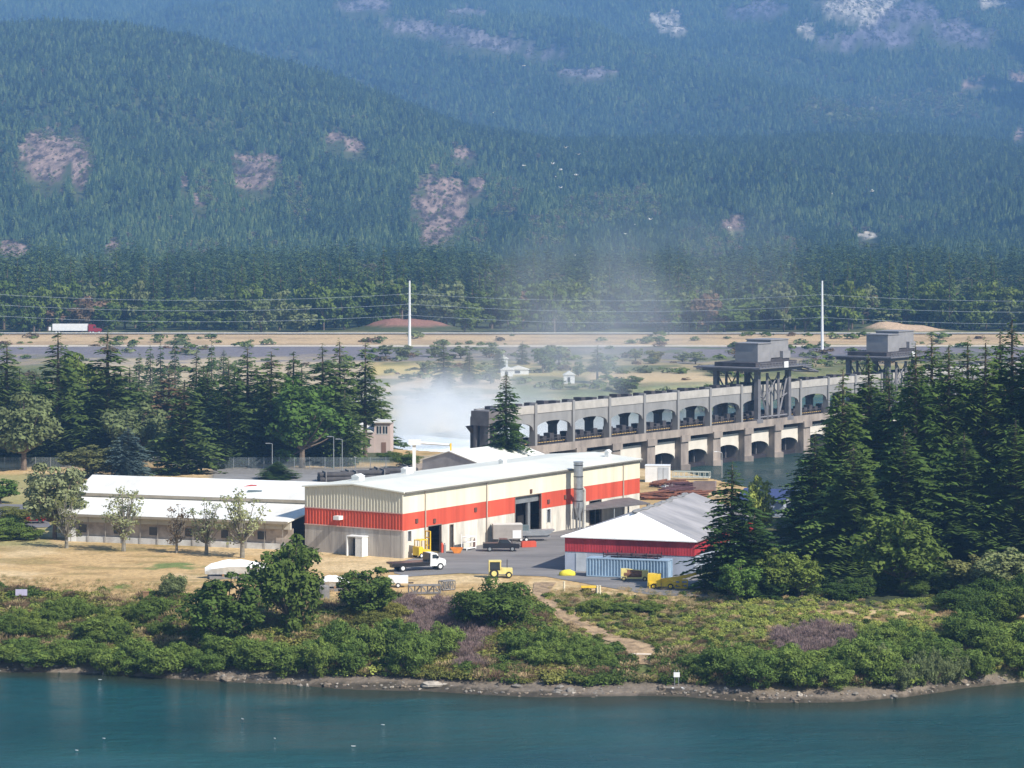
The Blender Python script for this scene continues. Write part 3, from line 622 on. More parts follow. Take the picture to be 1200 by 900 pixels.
def mid_trees():
    T = [(478,438,20,845,'dec0',G_LEAF,454),(498,422,20,900,'dec1',G_SAGE,0),(520,400,34,800,'mfir1',G_FIR,0),(550,410,26,830,'mfir2',G_FIR,0),(486,430,14,930,'sfir0',G_FIR,0),
     (585,408,20,900,'mfir0',G_FIR,0),(636,404,30,900,'dec1',G_LEAF,0),(700,404,28,850,'thin0',G_LEAF,0),(655,405,24,960,'dec0',G_SAGE,0),(678,424,14,880,'dec2',G_LEAF,0),(612,400,18,960,'sfir2',G_FIR,0),
     (745,408,18,980,'dec0',G_SAGE,0),(770,410,22,985,'dec1',G_OLIVE,0),(800,412,20,975,'dec2',G_SAGE,0),(815,412,24,960,'dec0',G_SAGE,0),(765,420,20,960,'dec2',G_SAGE,0),(730,440,40,800,'dec1',G_LEAF,0),(575,432,22,840,'dec2',G_SAGE,0),(672,452,20,810,'dec1',G_LEAF,0),
     (452,404,20,1010,'dec0',G_SAGE,0),(470,404,24,1000,'dec1',G_SAGE,0),(510,404,22,1010,'dec2',G_SAGE,0),(540,405,22,1000,'dec0',G_SAGE,0),(570,405,20,1010,'dec1',G_SAGE,0),(500,455,50,740,'dec2',G_SAGE,0),(540,460,46,735,'dec0',G_SAGE,0),
     (790,452,40,800,'dec1',G_SAGE,0),(830,450,36,800,'dec2',G_LEAF,0),(860,446,40,820,'dec0',G_SAGE,0),(840,430,30,880,'dec1',G_SAGE,0),(870,425,26,900,'dec2',G_SAGE,0)]
    for px, top, w_, Y, p, m, _ in T:
        far = 'fir' in p or 'thin' in p
        tree_px(p, px, Y, top, w_, 'conifer' if far else 'broadleaf_tree', 'small conifer on the open land beyond the dam' if far else 'bushy tree on the open land beyond the dam', group='conifers on the land beyond the dam' if far else 'bushy trees on the land beyond the dam', mat=m)
    tree_px('fir3', 593, 500, 434, 62, 'conifer', 'lone pointed conifer rising behind the shop roof before the dam end', mat=G_FIRN)
mid_trees()
def right_group():
    T = [(988,398,430,78,'fir0','leftmost pointed fir of the right grove, beside the spillway'),
     (1018,412,416,80,'fir1','fir just right of the leftmost fir of the right grove'),
     (1042,405,436,84,'fir2','shorter fir in the left part of the right grove'),
     (1073,398,400,86,'fir3','tall fir in the middle left of the right grove'),
     (1092,415,392,84,'fir0','thin-tipped tall fir right of the second gantry crane'),
     (1112,400,404,90,'fir1','fir in the centre of the right grove'),
     (1134,412,394,90,'fir2','tall fir right of the grove centre'),
     (1155,400,396,92,'fir3','fir with dense lower branches right of the grove centre'),
     (1172,415,386,90,'fir0','tall fir near the right edge of the picture'),
     (1186,402,374,100,'fir1','highest fir of the right grove, at the right edge'),
     (1212,398,382,100,'fir2','fir cut off by the right edge of the picture'),
     (955,388,505,84,'fir3','low wide fir at the left foot of the right grove'),
     (1000,376,520,96,'fir1','low spreading fir in front of the grove, left side'),
     (1060,380,500,100,'fir0','low spreading fir in front of the grove, middle'),
     (1130,382,505,96,'fir2','low spreading fir in front of the grove, right side'),
     (1190,380,490,100,'fir3','low spreading fir in front of the grove at the right edge'),
     (858,356,540,74,'fir2','stand-alone dark fir beside the red-walled building'),
     (884,352,600,70,'fir0','shorter dark fir just right of the stand-alone fir')]
    for px, Y, top, w_, p, l in T: tree_px(p, px, Y, top, w_*1.32, 'fir_tree', l, mat=G_FIRN, sink=0.4)
    rs = random.Random(77)
    for i in range(12): tree_px('fir%d' % rs.randrange(4), 985+20*i+rs.uniform(-6,6), rs.uniform(425,460), rs.uniform(430,462)-i*2.5, 100, 'fir_tree', 'fir in the dense rear rank of the right grove', group='rear rank firs of the right grove', mat=G_FIRN)
    for px, Y, top, w_, p, m, l in [(1058,353,596,104,'oak0',G_LEAF,'big rounded maple in front of the right fir grove'),
     (864,345,656,48,'oak1',G_BRIGHT,'small bright green tree at the foot of the stand-alone fir'),
     (905,350,640,54,'oak2',G_LEAF,'green broadleaf tree right of the stand-alone fir'),
     (940,350,650,50,'oak3',G_LEAF,'low green tree between the stand-alone fir and the grove'),
     (1180,348,640,70,'oak3',G_SAGE,'sage coloured broadleaf tree at the right edge under the firs'),
     (1140,352,650,60,'oak2',G_OLIVE,'thin olive tree in the shade under the right firs'),
     (886,405,556,38,'oak0',G_YEL,'pale yellow-green tree behind the stand-alone fir by the water')]:
        tree_px(p, px, Y, top, w_, 'broadleaf_tree', l, mat=m, sink=0.3)
right_group()
def bank_trees():
    for px, py, top, w_, p, m, l in [
     (262,762,668,88,'oak0',G_DARK,'broad dark green tree on the bank below the white boats'),
     (338,748,624,76,'oak2',G_DARK,'tallest dark bank tree in front of the red shop corner'),
     (430,728,664,66,'oak1',G_LEAF,'slim open-crowned tree on the bank below the flatbed truck'),
     (577,738,674,94,'shrub1',G_DARK,'round dark green bush on the bank below the yellow tractor'),
     (203,706,670,34,'shrub2',G_SAGE,'grey-green willow bush at the edge of the dry field'),
     (120,752,722,60,'shrub0',G_LEAF,'leafy shrub on the left bank'),
     (420,712,690,36,'shrub0',G_OLIVE,'olive shrub between the slim tree and the dark bank tree')]:
        X, Y, z = at(px, py); tree_px(p, px, Y, top, w_, 'tree' if 'oak' in p else 'shrub', l, 'tree' if 'oak' in p else 'bush', mat=m, sink=0.3)
    rs = random.Random(21)
    # waterside willows
    def row(x0, x1, n, y0, y1, hpx, wpx, m, lab, grp, pr='shrub'):
        for i in range(n):
            px = x0+(x1-x0)*(i+.5)/n+rs.uniform(-6,6); py = rs.uniform(y0, y1); X, Y, z = at(px, py)
            s = F/Y; tree('%s%d' % (pr, rs.randrange(3)), (X, Y, z-.3), rs.uniform(.75,1.2)*hpx/s, rs.uniform(.8,1.2)*wpx/2/s, 'shrub', lab, 'bush', grp, m)
    row(-20,140,9,770,785,30,46,G_WILL,'rounded green bush along the left waterline','bushes along the left waterline')
    row(120,360,15,776,795,34,42,G_WILL,'dark green bush at the water below the broad bank trees','bushes at the water below the broad bank trees')
    row(365,520,14,765,799,46,44,G_WILL,'dense feathery green bush in the long waterside thicket left of the mauve brush','thicket bushes left of the mauve brush')
    row(608,700,10,768,792,34,42,G_WILL,'feathery green bush in the thicket between mauve brush and path','thicket bushes between brush and path')
    row(806,838,3,788,802,24,34,G_WILL,'green bush beside the foot of the path','bushes at the foot of the path')
    row(840,1050,17,786,816,42,46,G_WILL,'green bush on the right waterline below the mauve patch','bushes on the right waterline')
    row(1010,1210,18,752,800,38,50,G_WILL,'green bush on the right bank below the maple','bushes on the right bank')
    row(1030,1130,7,802,813,44,24,G_SAGE,'pale dead-looking shrub at the right waterline','pale shrubs at the right waterline')
    row(1110,1210,7,700,745,40,54,G_DARK,'shaded dark bush under the right firs','shaded bushes under the right firs')
    row(690,780,5,712,722,18,30,G_LEAF,'low green bush beside the top of the path','low bushes beside the path top')
    row(-10,200,20,722,762,30,36,G_LEAF,'leafy green bush in the left bramble slope','bushes in the left bramble slope')
    row(700,722,2,780,790,20,28,G_WILL,'feathery green bush hugging the lower left side of the path','bushes at the lower left of the path')
    row(880,1215,15,688,706,26,44,G_DARK,'low dark bush on the ground under the right grove','undergrowth bushes of the right grove')
    row(400,470,4,725,742,24,34,G_BRAM,'yellow-green bush under the slim open-crowned tree','bushes under the slim tree')
bank_trees()
# bramble, dry brush and grass on the bank
def bank_cover():
    rs = np.random.RandomState(4)
    def field(n, x0, x1, y0, y1, cond=None):
        px = rs.uniform(x0, x1, n*3); py = rs.uniform(y0, y1, n*3)
        # sample on the ground via interpolation along rays
        tmin, tmax = 305.0, 372.0; Ys = np.linspace(tmin, tmax, 120); k = (px-CX)/F
        Z = H(k[:,None]*Ys[None,:], np.broadcast_to(Ys, (len(px),120))); ray = HC-(py[:,None]-YH)*Ys[None,:]/F
        i = np.argmax(Z >= ray, 1); Y = Ys[i]; X = k*Y; z = Z[np.arange(len(px)), i]
        nz = fbm(px*0.03, py*0.05, 4, 51); ok = (i > 0)
        if cond is not None: ok &= cond(px, py, nz)
        ok = np.where(ok)[0][:n]; return np.stack([X[ok], Y[ok], z[ok]-0.15], -1), px[ok], py[ok], nz[ok]
    pathm_ = lambda px, py: (px > np.interp(py, [684,700,728,745,758,772,786], [622,621,650,690,724,735,742])+1+11*(vn(px*.13, py*.2, 5)-.5))&(px < np.interp(py, [684,700,728,745,761,772,782], [660,646,690,725,783,778,775])-8+12*(vn(px*.15, py*.2, 8)-.5))&(py < 795)
    shore = lambda px: tab(px, SHORE)
    mauve = lambda px, py, nz: (((px-520)/62)**2+((py-752)/34)**2+(nz-.5)*2 < 1)|(((px-960)/56)**2+((py-752)/16)**2+(nz-.5)*2 < 1)|(((px-500)/50)**2+((py-716)/12)**2 < 1)
    e = lambda px: tab(px, EDGE)
    def c1(px, py, nz): return (py > e(px)+2+(nz-.5)*26-np.where(px > 800, 22, 0))&(py < shore(px)-13)&~pathm_(px,py)&~mauve(px,py,nz)
    p, px, py, nz = field(7200, -60, 1260, 690, 805, c1); n = len(p); s = rs.uniform(.5,1.15,n)
    v = np.where(nz > 0.53, 1, 0); v = np.where((nz < 0.44), 2, v); v = np.where((px > 640)&(py < 760)&(rs.rand(n) < .6), 1, v); v = np.where((rs.rand(n) < 0.2), 3, v); v = np.where((px > 840)&(px < 1110)&(py > 690)&(py < 748)&(rs.rand(n) < .8), 4, v); v = np.where((px > 640)&(px < 860)&(py > 700)&(py < 760)&(rs.rand(n) < .35), 4, v); v = np.where((px < 640)&(rs.rand(n) < .07), 4, v)
    v = np.where(rs.rand(n) < np.where(fbm(px*.02+3, py*.05, 3, 57) > .52, .35, .04), 5, v)
    s = np.where((px > 640)&(py < 765), s*0.55, s)
    scatter('bramble', p, rs.rand(n)*6.28, np.stack([s*1.3,s*1.3,s], -1), [bush(1), bush(2), bush(3), bush(4,spiky=1), bush(5), bush(6,spiky=1,n=200)], [G_LEAF, G_BRAM, G_DARK, G_BROWN, G_YEL, G_STRAW], v, 'tangled green and olive brambles covering the river bank', 'brambles')
    def c2(px, py, nz): return mauve(px, py, nz)&~pathm_(px,py)
    p, px, py, nz = field(1300, 400, 1040, 700, 805, c2); n = len(p); s = rs.uniform(.5,1.1,n)
    scatter('dry_brush', p, rs.rand(n)*6.28, np.stack([s,s,s*1.1], -1), [bush(11,spiky=1,n=300), bush(12,spiky=1,n=300,leaf=.11)], [G_MAUVE, G_MAUVE], rs.randint(0,2,n), 'dry mauve-grey leafless brush in patches on the bank', 'dry brush')
    def c3(px, py, nz): return (py < e(px)+16)&(py > e(px)-14)&~pathm_(px,py)&((px < 460)|(px > 600))&((px < 640) | (py > 690))
    p, px, py, nz = field(2600, -40, 860, 676, 722, c3); n = len(p); s = rs.uniform(.2,.5,n)
    scatter('dry_grass', p, rs.rand(n)*6.28, np.stack([s,s,s], -1), [bush(13,spiky=1,n=120), bush(14,spiky=1,n=90)], [G_STRAW, G_OLIVE], (rs.rand(n) < .3).astype(int), 'straw-coloured dry grass along the top of the bank', 'dry grass')
    # stones along the waterline
    def c4(px, py, nz): return (py > shore(px)-9+(nz-.5)*16)&(py < shore(px)+2)
    def stone(sd):
        m = MB(); m.blob((0,0,0.2), (0.5,0.4,0.3), 7, 5, 0.3, sd); return m
    p, px, py, nz = field(1100, -40, 1240, 770, 826, c4); n = len(p); s = rs.uniform(.15,.55,n)*np.where(rs.rand(n)<.06,2.2,1)
    scatter('shore_stones', p, rs.rand(n)*6.28, np.stack([s*1.2,s,s], -1), [stone(1), stone(2), stone(3)], [M('stone_pale',(0.36,0.32,0.27),var=.2,scale=1.5), M('stone_grey',(0.2,0.18,0.155),var=.25,scale=1.5), M('stone_brown',(0.2,0.16,0.12),var=.25,scale=1.5)], rs.choice([0,1,1,1,2,2,2,2], n), 'loose stones and driftwood bits along the waterline', 'stones')
bank_cover()
def far_scrub():
    rs = np.random.RandomState(14); n = 1000; Y = rs.uniform(745, 1128, n); k = rs.uniform(-.21, .21, n); X = k*Y
    ok = (fbm(X*0.03, Y*0.02, 4, 81) > .50)|(rs.rand(n) < .12); rx = X-AX; ry = Y-AY; ok &= (rx*EY-ry*EX < -118); X, Y = X[ok], Y[ok]; n = len(X)
    s = rs.uniform(.7, 2.6, n); scatter('scrub', np.stack([X, Y, H(X, Y)-.2], -1), rs.rand(n)*6.28, np.stack([s*1.4, s*1.4, s*.9], -1), [bush(81, n=90, leaf=.25), bush(82, n=90, leaf=.25), bush(83, n=90, leaf=.25)], [G_SAGE, G_LEAF, G_BROWN], rs.choice([0,0,1,1,2], n), 'low scattered scrub on the dry open land beyond the dam', 'scrub')
far_scrub()
# ------------------------------------------------------------------ buildings
def corr(mb, x0, x1, z0, zf, y, step=0.5, dep=0.05):
    """ribbed wall panel in the local xz plane facing -y, top height zf(x)"""
    n = max(2, int(abs(x1-x0)/step)); k = len(mb.v); xs = []
    for i in range(n):
        a = x0+(x1-x0)*i/n; b = x0+(x1-x0)*(i+1)/n; w_ = b-a
        xs += [(a, 0), (a+w_*.55, 0), (a+w_*.62, dep), (a+w_*.93, dep)]
    xs.append((x1, 0))
    for x, d in xs: mb.v += [(x, y-d, z0), (x, y-d, zf(x))]
    for i in range(len(xs)-1): q = k+2*i; mb.f.append((q, q+2, q+3, q+1))
    return mb
def wall_pieces(mb, L, y, t, z0, z1, gaps):
    """boxes between the gaps [(x0,x1,gz0,gz1)] of a wall running along x"""
    x = 0.0
    for a, b, g0, g1 in sorted(gaps):
        if g1 <= z0 or g0 >= z1: continue
        mb.box(x, a, y, y+t, z0, z1)
        if g0 > z0: mb.box(a, b, y, y+t, z0, g0)
        if g1 < z1: mb.box(a, b, y, y+t, g1, z1)
        x = b
    mb.box(x, L, y, y+t, z0, z1)
    return mb
cream = M('cream_siding', (0.74,0.69,0.52), var=0.12, scale=0.5, rough=0.5, stretch=(1,1,.06))
creamg = M('beige_ribbed_siding', (0.60,0.57,0.46), var=0.06, scale=0.4, rough=0.5)
redp = M('red_orange_siding', (0.58,0.09,0.05), var=0.2, scale=0.5, rough=0.55, stretch=(1,1,.08))
redd = M('crimson_siding', (0.40,0.04,0.05), var=0.25, scale=0.5, rough=0.5, stretch=(1,1,.3))
conc = M('pale_concrete_wall', (0.60,0.56,0.48), var=0.22, scale=0.7, rough=0.9, stretch=(1,1,.2), bump=0.1)
concs = M('streaked_concrete_wall', (0.52,0.48,0.43), c2=(0.33,0.30,0.27), scale=1.1, rough=0.9, stretch=(1,1,.10), bump=0.1)
wroof = M('white_metal_roof', (0.80,0.79,0.74), c2=(0.66,0.62,0.54), thr=(.3,.55), scale=0.16, rough=0.5, stretch=(1,.3,1), bump=0.05)
croof = M('cream_metal_roof', (0.78,0.76,0.64), var=0.06, scale=0.12, rough=0.45, c2=(0.66,0.65,0.57), thr=(.3,.6))
groof = M('grey_weathered_roof', (0.40,0.38,0.38), c2=(0.24,0.235,0.24), scale=0.28, rough=0.7, stretch=(.35,1,1))
dark = M('dark_interior', (0.025,0.024,0.024), var=0.2)
steel = M('galvanised_steel', (0.42,0.44,0.45), var=0.12, scale=1.2, rough=0.4, metal=0.6)
blackp = M('black_paint', (0.02,0.02,0.025), rough=0.3, var=0.1, spec=.5)
whitep = M('white_paint', (0.78,0.78,0.76), rough=0.45, var=0.06, scale=1)
rubber = M('tyre_rubber', (0.025,0.025,0.025), rough=0.9)
rimm = M('wheel_rim_white', (0.7,0.7,0.68), rough=0.5)
yel = M('yellow_paint', (0.78,0.52,0.04), rough=0.5, var=0.15, scale=1.5)
yelp = M('pale_yellow_paint', (0.72,0.60,0.22), rough=0.5, var=0.12, scale=1.5)
orange = M('orange_paint', (0.65,0.22,0.04), rough=0.6, var=0.15, scale=1.5)
trimm = M('pink_trim', (0.62,0.40,0.34), var=0.05)
frame_w = M('window_frame_white', (0.7,0.7,0.68), var=0.05)
wood = M('brown_timber', (0.26,0.15,0.08), var=0.25, scale=2)
G = glass_dark()
SHOP_RZ = math.atan2(56.8, 36.6)
def shop():
    Lx, W = 67.5, 17.6
    e = empty('workshop_building', (-15.6,391,0), SHOP_RZ, 'long workshop with cream top, red-orange band and pale concrete base', 'building')
    gaps = []
    def wx(px):
        dx, dy = math.cos(SHOP_RZ), math.sin(SHOP_RZ); k = (px-CX)/F; return (k*391+15.6)/(dx-k*dy)
    for a, b, z0, z1 in ((502,517,0,4.0),(478,482,2.3,3.8),(527.5,531,0,3.7),(604,634,0,6.3),(641,645,1.6,3.7),(691,704.5,0,3.9)): gaps.append((wx(a), wx(b), z0, z1))
    z = lambda x: 9.4+0.65*(1-abs(x-W/2)/(W/2))
    m = MB(); wall_pieces(m, Lx, 0, .3, 6.4, 9.4, []); m.build('cream_wall_band', cream, e)
    m = MB(); wall_pieces(m, Lx, 0.02, .3, 3.96, 6.398, gaps); m.build('red_wall_band', redp, e)
    m = MB(); wall_pieces(m, Lx, 0.05, .3, -.6, 3.958, gaps); m.box(Lx-.3, Lx, .4, W-.3, -.6, 9.3); m.box(.3, Lx-.3, W-.3, W, -.6, 9.35); m.build('concrete_wall_band', conc, e)
    # gable end, facing -x : build in a helper frame rotated
    ge = empty('gable_wall', (0,0,0), -math.pi/2); ge.parent = e; ge.location = (0, W, 0)   # local x runs from the far-left corner to the near corner
    m = corr(MB(), 0, W, 6.4, z, 0, 0.55, 0.07); m.build('upper_gable_siding', creamg, ge)
    m = corr(MB(), 0, W, 3.96, lambda x: 6.4, 0.0, 0.55, 0.07); m.build('red_gable_siding', redp, ge)
    m = MB(); 
    for i in range(8): m.box(W*i/8+.02, W*(i+1)/8-.02, 0.02, .3, -.6, 3.95)
    m.box(0, W, .1, .34, -.6, 3.9); m.build('gable_concrete', concs, ge)
    m = MB(); m.box(-.05, W, -.10, .02, 6.36, 6.50); m.box(-.05, W, -.10, .02, 3.9, 4.05); m.build('gable_trim', trimm, ge)
    # roof
    m = MB(); o = .35
    r = [(-o, z(0)-.02), (W/2, z(W/2)+.06), (W+o, z(0)-.02), (W+o, z(0)+.16), (W/2, z(W/2)+.26), (-o, z(0)+.16)]
    m.prismx(r, -.3, Lx+.3)
    for i in range(int(Lx/1.0)):
        x = i*1.0; m.box(x, x+.06, -o, .0, z(0)+.165, z(0)+.20)
    rf = m.build('roof', croof, e)
    m = MB(); m.prismx([(-.55, 9.3), (-.35, 9.3), (-.35, 9.5), (-.55, 9.5)], 0, Lx); m.build('gutter', M('gutter_dark',(0.18,0.17,0.15)), e)
    for px in (498, 570, 730): x = wx(px); m = MB(); m.cyl((x,-.12,0), (x,-.12,9.3), .09, n=8); m.build('downpipe', M('downpipe_paint',(0.5,0.42,0.34)), e)
    for a, b, z0, z1 in gaps:
        big = b-a > 1.2
        m = MB(); m.box(a, b, .34, .42, z0, z1) if not big else m.box(a, b, 3.2, 3.3, z0, z1)
        d = m.build('doorway' if z0 == 0 else 'window', dark if z0 == 0 else G, e)
        m = MB()
        m.box(a-.12, a, -.04, .34, z0, z1); m.box(b, b+.12, -.04, .34, z0, z1); m.box(a-.12, b+.12, -.04, .34, z1, z1+.12)
        m.build('frame', M('door_frame_dark',(0.22,0.17,0.14)) if z0 == 0 else frame_w, d)
        if b-a > 5:
            m = MB(); m.box(a+.45*(b-a)*1.35, a+.45*(b-a)*1.35+.7, .6, 1.0, 0, 6.2); m.box(a, b, .5, .7, 5.2, 6.3); m.build('rolled_door', steel, d)
    for px, zc in ((488,5.1),(557,5.4),(509,4.7),(622,6.9),(642.5,4.9),(684,5.1),(662,5.2)):
        x = wx(px); m = MB(); m.box(x-.3, x+.3, -.12, .03, zc-.32, zc+.32); 
        for q in range(4): m.box(x-.26, x+.26, -.16, -.11, zc-.28+q*.16, zc-.2+q*.16)
        m.build('vent', M('vent_dark',(0.16,0.08,0.06)), e)
    # gable lamp hood and door shed
    m = MB(); m.prism([(6.0,5.0),(7.0,5.0),(7.0,5.55),(6.0,5.55)], -1.1, -.05); m.build('lamp_hood', whitep, ge)
    m = MB(); m.box(8.6,11.5,-1.5,-.02,2.75,2.92); m.box(8.6,8.8,-1.5,-.02,-.3,2.75); m.box(10.2,11.3,-1.46,-1.36,-.3,2.75); m.box(11.2,11.4,-1.46,-.02,-.3,2.75); sh = m.build('entry_porch', whitep, ge)
    m = MB(); m.box(8.9,10.1,-.10,-.03,0,2.3); m.build('door', dark, sh)
    # rooftop boxes
    for x, y, a, h in ((9,14.5,1.4,.8),(22,15,1.0,.9),(24,15.6,.8,.7),(40,9,.9,.8),(64,4,.8,1.1)):
        m = MB(); zz = z(y); m.box(x-a/2, x+a/2, y-a/2, y+a/2, zz, zz+h); m.prismx([(y-a/2-.1,zz+h),(y+a/2+.1,zz+h),(y,zz+h+.35)], x-a/2-.1, x+a/2+.1); m.build('roof_vent', whitep, rf)
    return wx
wx = shop()
def shop_pt(x, y, z=0):
    c, s = math.cos(SHOP_RZ), math.sin(SHOP_RZ); return (-15.6+x*c-y*s, 391+x*s+y*c, z)
def silo():
    x = wx(665); p = shop_pt(x, -2.0)
    e = empty('dust_collector', p, SHOP_RZ, 'tall grey dust collector cylinder standing against the shop wall', 'silo')
    m = MB(); m.cyl((0,0,3.6),(0,0,10.6),.72,n=20); m.cyl((0,0,10.6),(0,0,10.8),.78,n=20); m.build('cylinder', steel, e, smooth=False)
    m = MB(); m.cyl((0,0,3.6),(0,0,2.0),.72,.2,n=20); m.build('hopper', steel, e)
    for a, b in ((-.6,-.6),(.6,-.6),(.6,.6),(-.6,.6)): m = MB(); m.cyl((a,b,-.2),(a,b,4.5),.08,n=6); m.build('leg', steel, e)
    m = MB(); m.cyl((.7,0,6.8),(1.6,0,6.2),.34,n=10); m.cyl((1.6,0,6.2),(2.6,.6,2.6),.34,n=10); m.cyl((2.6,.6,2.6),(2.6,.6,.1),.34,n=10); m.build('duct', M('duct_pale',(0.55,0.53,0.47)), e)
    m = MB()
    for zz in (4.6,6.5,8.4,10.2): m.cyl((0,0,zz),(0,0,zz+.12),.77,n=20)
    m.build('band', blackp, e)
silo()
def gabled(name, loc, rz, L, W, ez, rz_, wallm, roofm, label, gable_m=None, ov=.4, base=-.6):
    """gable at x=0 side facing -x; ridge along x"""
    e = empty(name, loc, rz, label, 'building')
    m = MB(); m.box(0,L,0,.25,base,ez); m.box(0,L,W-.25,W,base,ez); m.box(.0,.25,.252,W-.252,base,ez); m.box(L-.25,L,.252,W-.252,base,ez); m.build('wall', wallm, e)
    m = MB(); m.prismx([(0.02,ez),(W-.02,ez),(W/2,rz_)], 0.0, .25); m.prismx([(0.02,ez),(W-.02,ez),(W/2,rz_)], L-.25, L); m.build('gable', gable_m or wallm, e)
    sl_ = (rz_-ez)/(W/2)
    m = MB(); m.prismx([(-ov,ez-ov*sl_),(W/2,rz_),(W/2,rz_+.15),(-ov,ez-ov*sl_+.15)], -.15, L+.2); m.prismx([(W+ov,ez-ov*sl_),(W+ov,ez-ov*sl_+.15),(W/2,rz_+.15),(W/2,rz_)], -.15, L+.2)
    rf = m.build('roof', roofm, e)
    return e, rf
e, rf = gabled('storage_building', (-6.3,483,0), SHOP_RZ, 22, 11.6, 5.9, 7.6, M('grey_gable_wall',(0.30,0.29,0.30)), wroof, 'grey-gabled storage building with white roof just behind the workshop')
def red_building():
    rz = math.atan2(-6, 17.5)
    e = empty('red_walled_shed', (7.3,377,0), rz, 'low building with crimson band, white gable and grey roof', 'building')
    W = 18.5; L = 33; ez, rz_ = 4.85, 7.9
    gm = M('white_gable_siding',(0.88,0.87,0.85),var=.04)
    zf = lambda x: ez+(rz_-ez)*(1-abs(x-W/2)/(W/2))
    m = MB(); hb = 4.2; m.poly([(-.5,-.4,ez-.05),(W+.5,-.4,ez-.05),(W/2,hb,rz_+.17)]); m.poly([(-.5,-.4,ez-.2),(W/2,hb,rz_),(W+.5,-.4,ez-.2)]); m.poly([(-.5,-.4,ez-.2),(W+.5,-.4,ez-.2),(W+.5,-.4,ez-.05),(-.5,-.4,ez-.05)])
    for q in range(1, 30): xx = -.5+(W+1)*q/30; t = 1-abs(xx-W/2)/(W/2+.5); m.bar((xx,-.4,ez-.03),(xx,-.4+(hb+.4)*t,ez-.03+(rz_+.2-ez)*t),.04)
    m.build('hip_roof_end', gm, e)
    m = MB(); corr(m, 0, W, 2.7, lambda x: ez, .0, .4, .02); m.box(.0,.2,.2,L,2.7,ez); m.box(W-.2,W,.2,L,2.7,ez); m.build('crimson_band', redd, e)
    m = MB(); m.box(0,W,.06,.3,-.7,2.69); m.box(0.05,.25,.3,L,-.7,2.69); m.box(W-.25,W-.05,.3,L,-.7,2.69); m.box(.3,W-.3,L-.25,L,-.7,ez); m.build('wall', M('blue_grey_wall',(0.40,0.44,0.52),var=.1,scale=.5), e)
    m = MB(); s = (rz_-ez)/(W/2); o = .5
    
    for sg in (-1, 1):
        xe = -o if sg < 0 else W+o; n = len(m.v)
        m.v += [(xe,-.4,ez-.2),(W/2,hb,rz_),(W/2,L+.4,rz_),(xe,L+.4,ez-.2),(xe,-.4,ez-.04),(W/2,hb,rz_+.18),(W/2,L+.4,rz_+.18),(xe,L+.4,ez-.04)]
        for f in ((0,3,2,1),(4,5,6,7),(0,1,5,4),(1,2,6,5),(2,3,7,6),(3,0,4,7)): m.f.append(tuple(n+i for i in f))
    rf = m.build('roof', groof, e)
    m = MB()
    for i in range(9): m.blob((W/2-.3+ (i%2)*.25, 5+i*3.1, rz_+.2),(.5,1.7,.25),8,5,.25,i)
    m.build('ridge_debris', M('ridge_capping',(0.22,0.22,0.22)), rf)
    m = MB(); m.box(1.9,2.8,.02,.07,1.1,2.2); wn = m.build('window', G, e); m = MB(); m.box(1.6,3.1,-.02,.04,-.2,2.55); m.build('door', M('door_grey_white',(0.5,0.53,0.56)), e)
    # blue lean-to behind the tree
    p = at(897, 612, 0); e2 = empty('lean_to', (p[0]-4,p[1]+10,0), rz, 'low shed with dark blue roof behind the stand-alone fir', 'shed')
    m = MB(); m.box(0,8,0,.2,-.3,2.6); m.box(0,.2,.2,7,-.3,2.6); m.box(7.8,8,.2,7,-.3,2.6); m.build('wall', M('blue_grey_wall',(0,0,0)), e2)
    m = MB(); m.prismx([(-.3,2.5),(7.3,3.8),(7.3,3.95),(-.3,2.65)], -.3, 8.3); m.build('roof', M('dark_blue_roof',(0.05,0.07,0.17),var=.1), e2)
    # flat canopy between the shops
    e3 = empty('storage_canopy', (at(676,618,0)[0], at(676,618,0)[1], 0), SHOP_RZ-.25, 'flat dark canopy between the workshop and the red-walled shed', 'canopy')
    m = MB(); m.prismx([(-2.6,2.9),(2.2,3.5),(2.2,3.65),(-2.6,3.05)], -2, 14); m.build('roof', M('canopy_dark',(0.13,0.12,0.12),var=.2), e3)
    for x in (-1.6, 6, 13.6):
        for y in (-2.3, 2): m = MB(); m.box(x-.1,x+.1,y-.1,y+.1,-.2,2.9 if y < 0 else 3.45); m.build('post', steel, e3)
red_building()
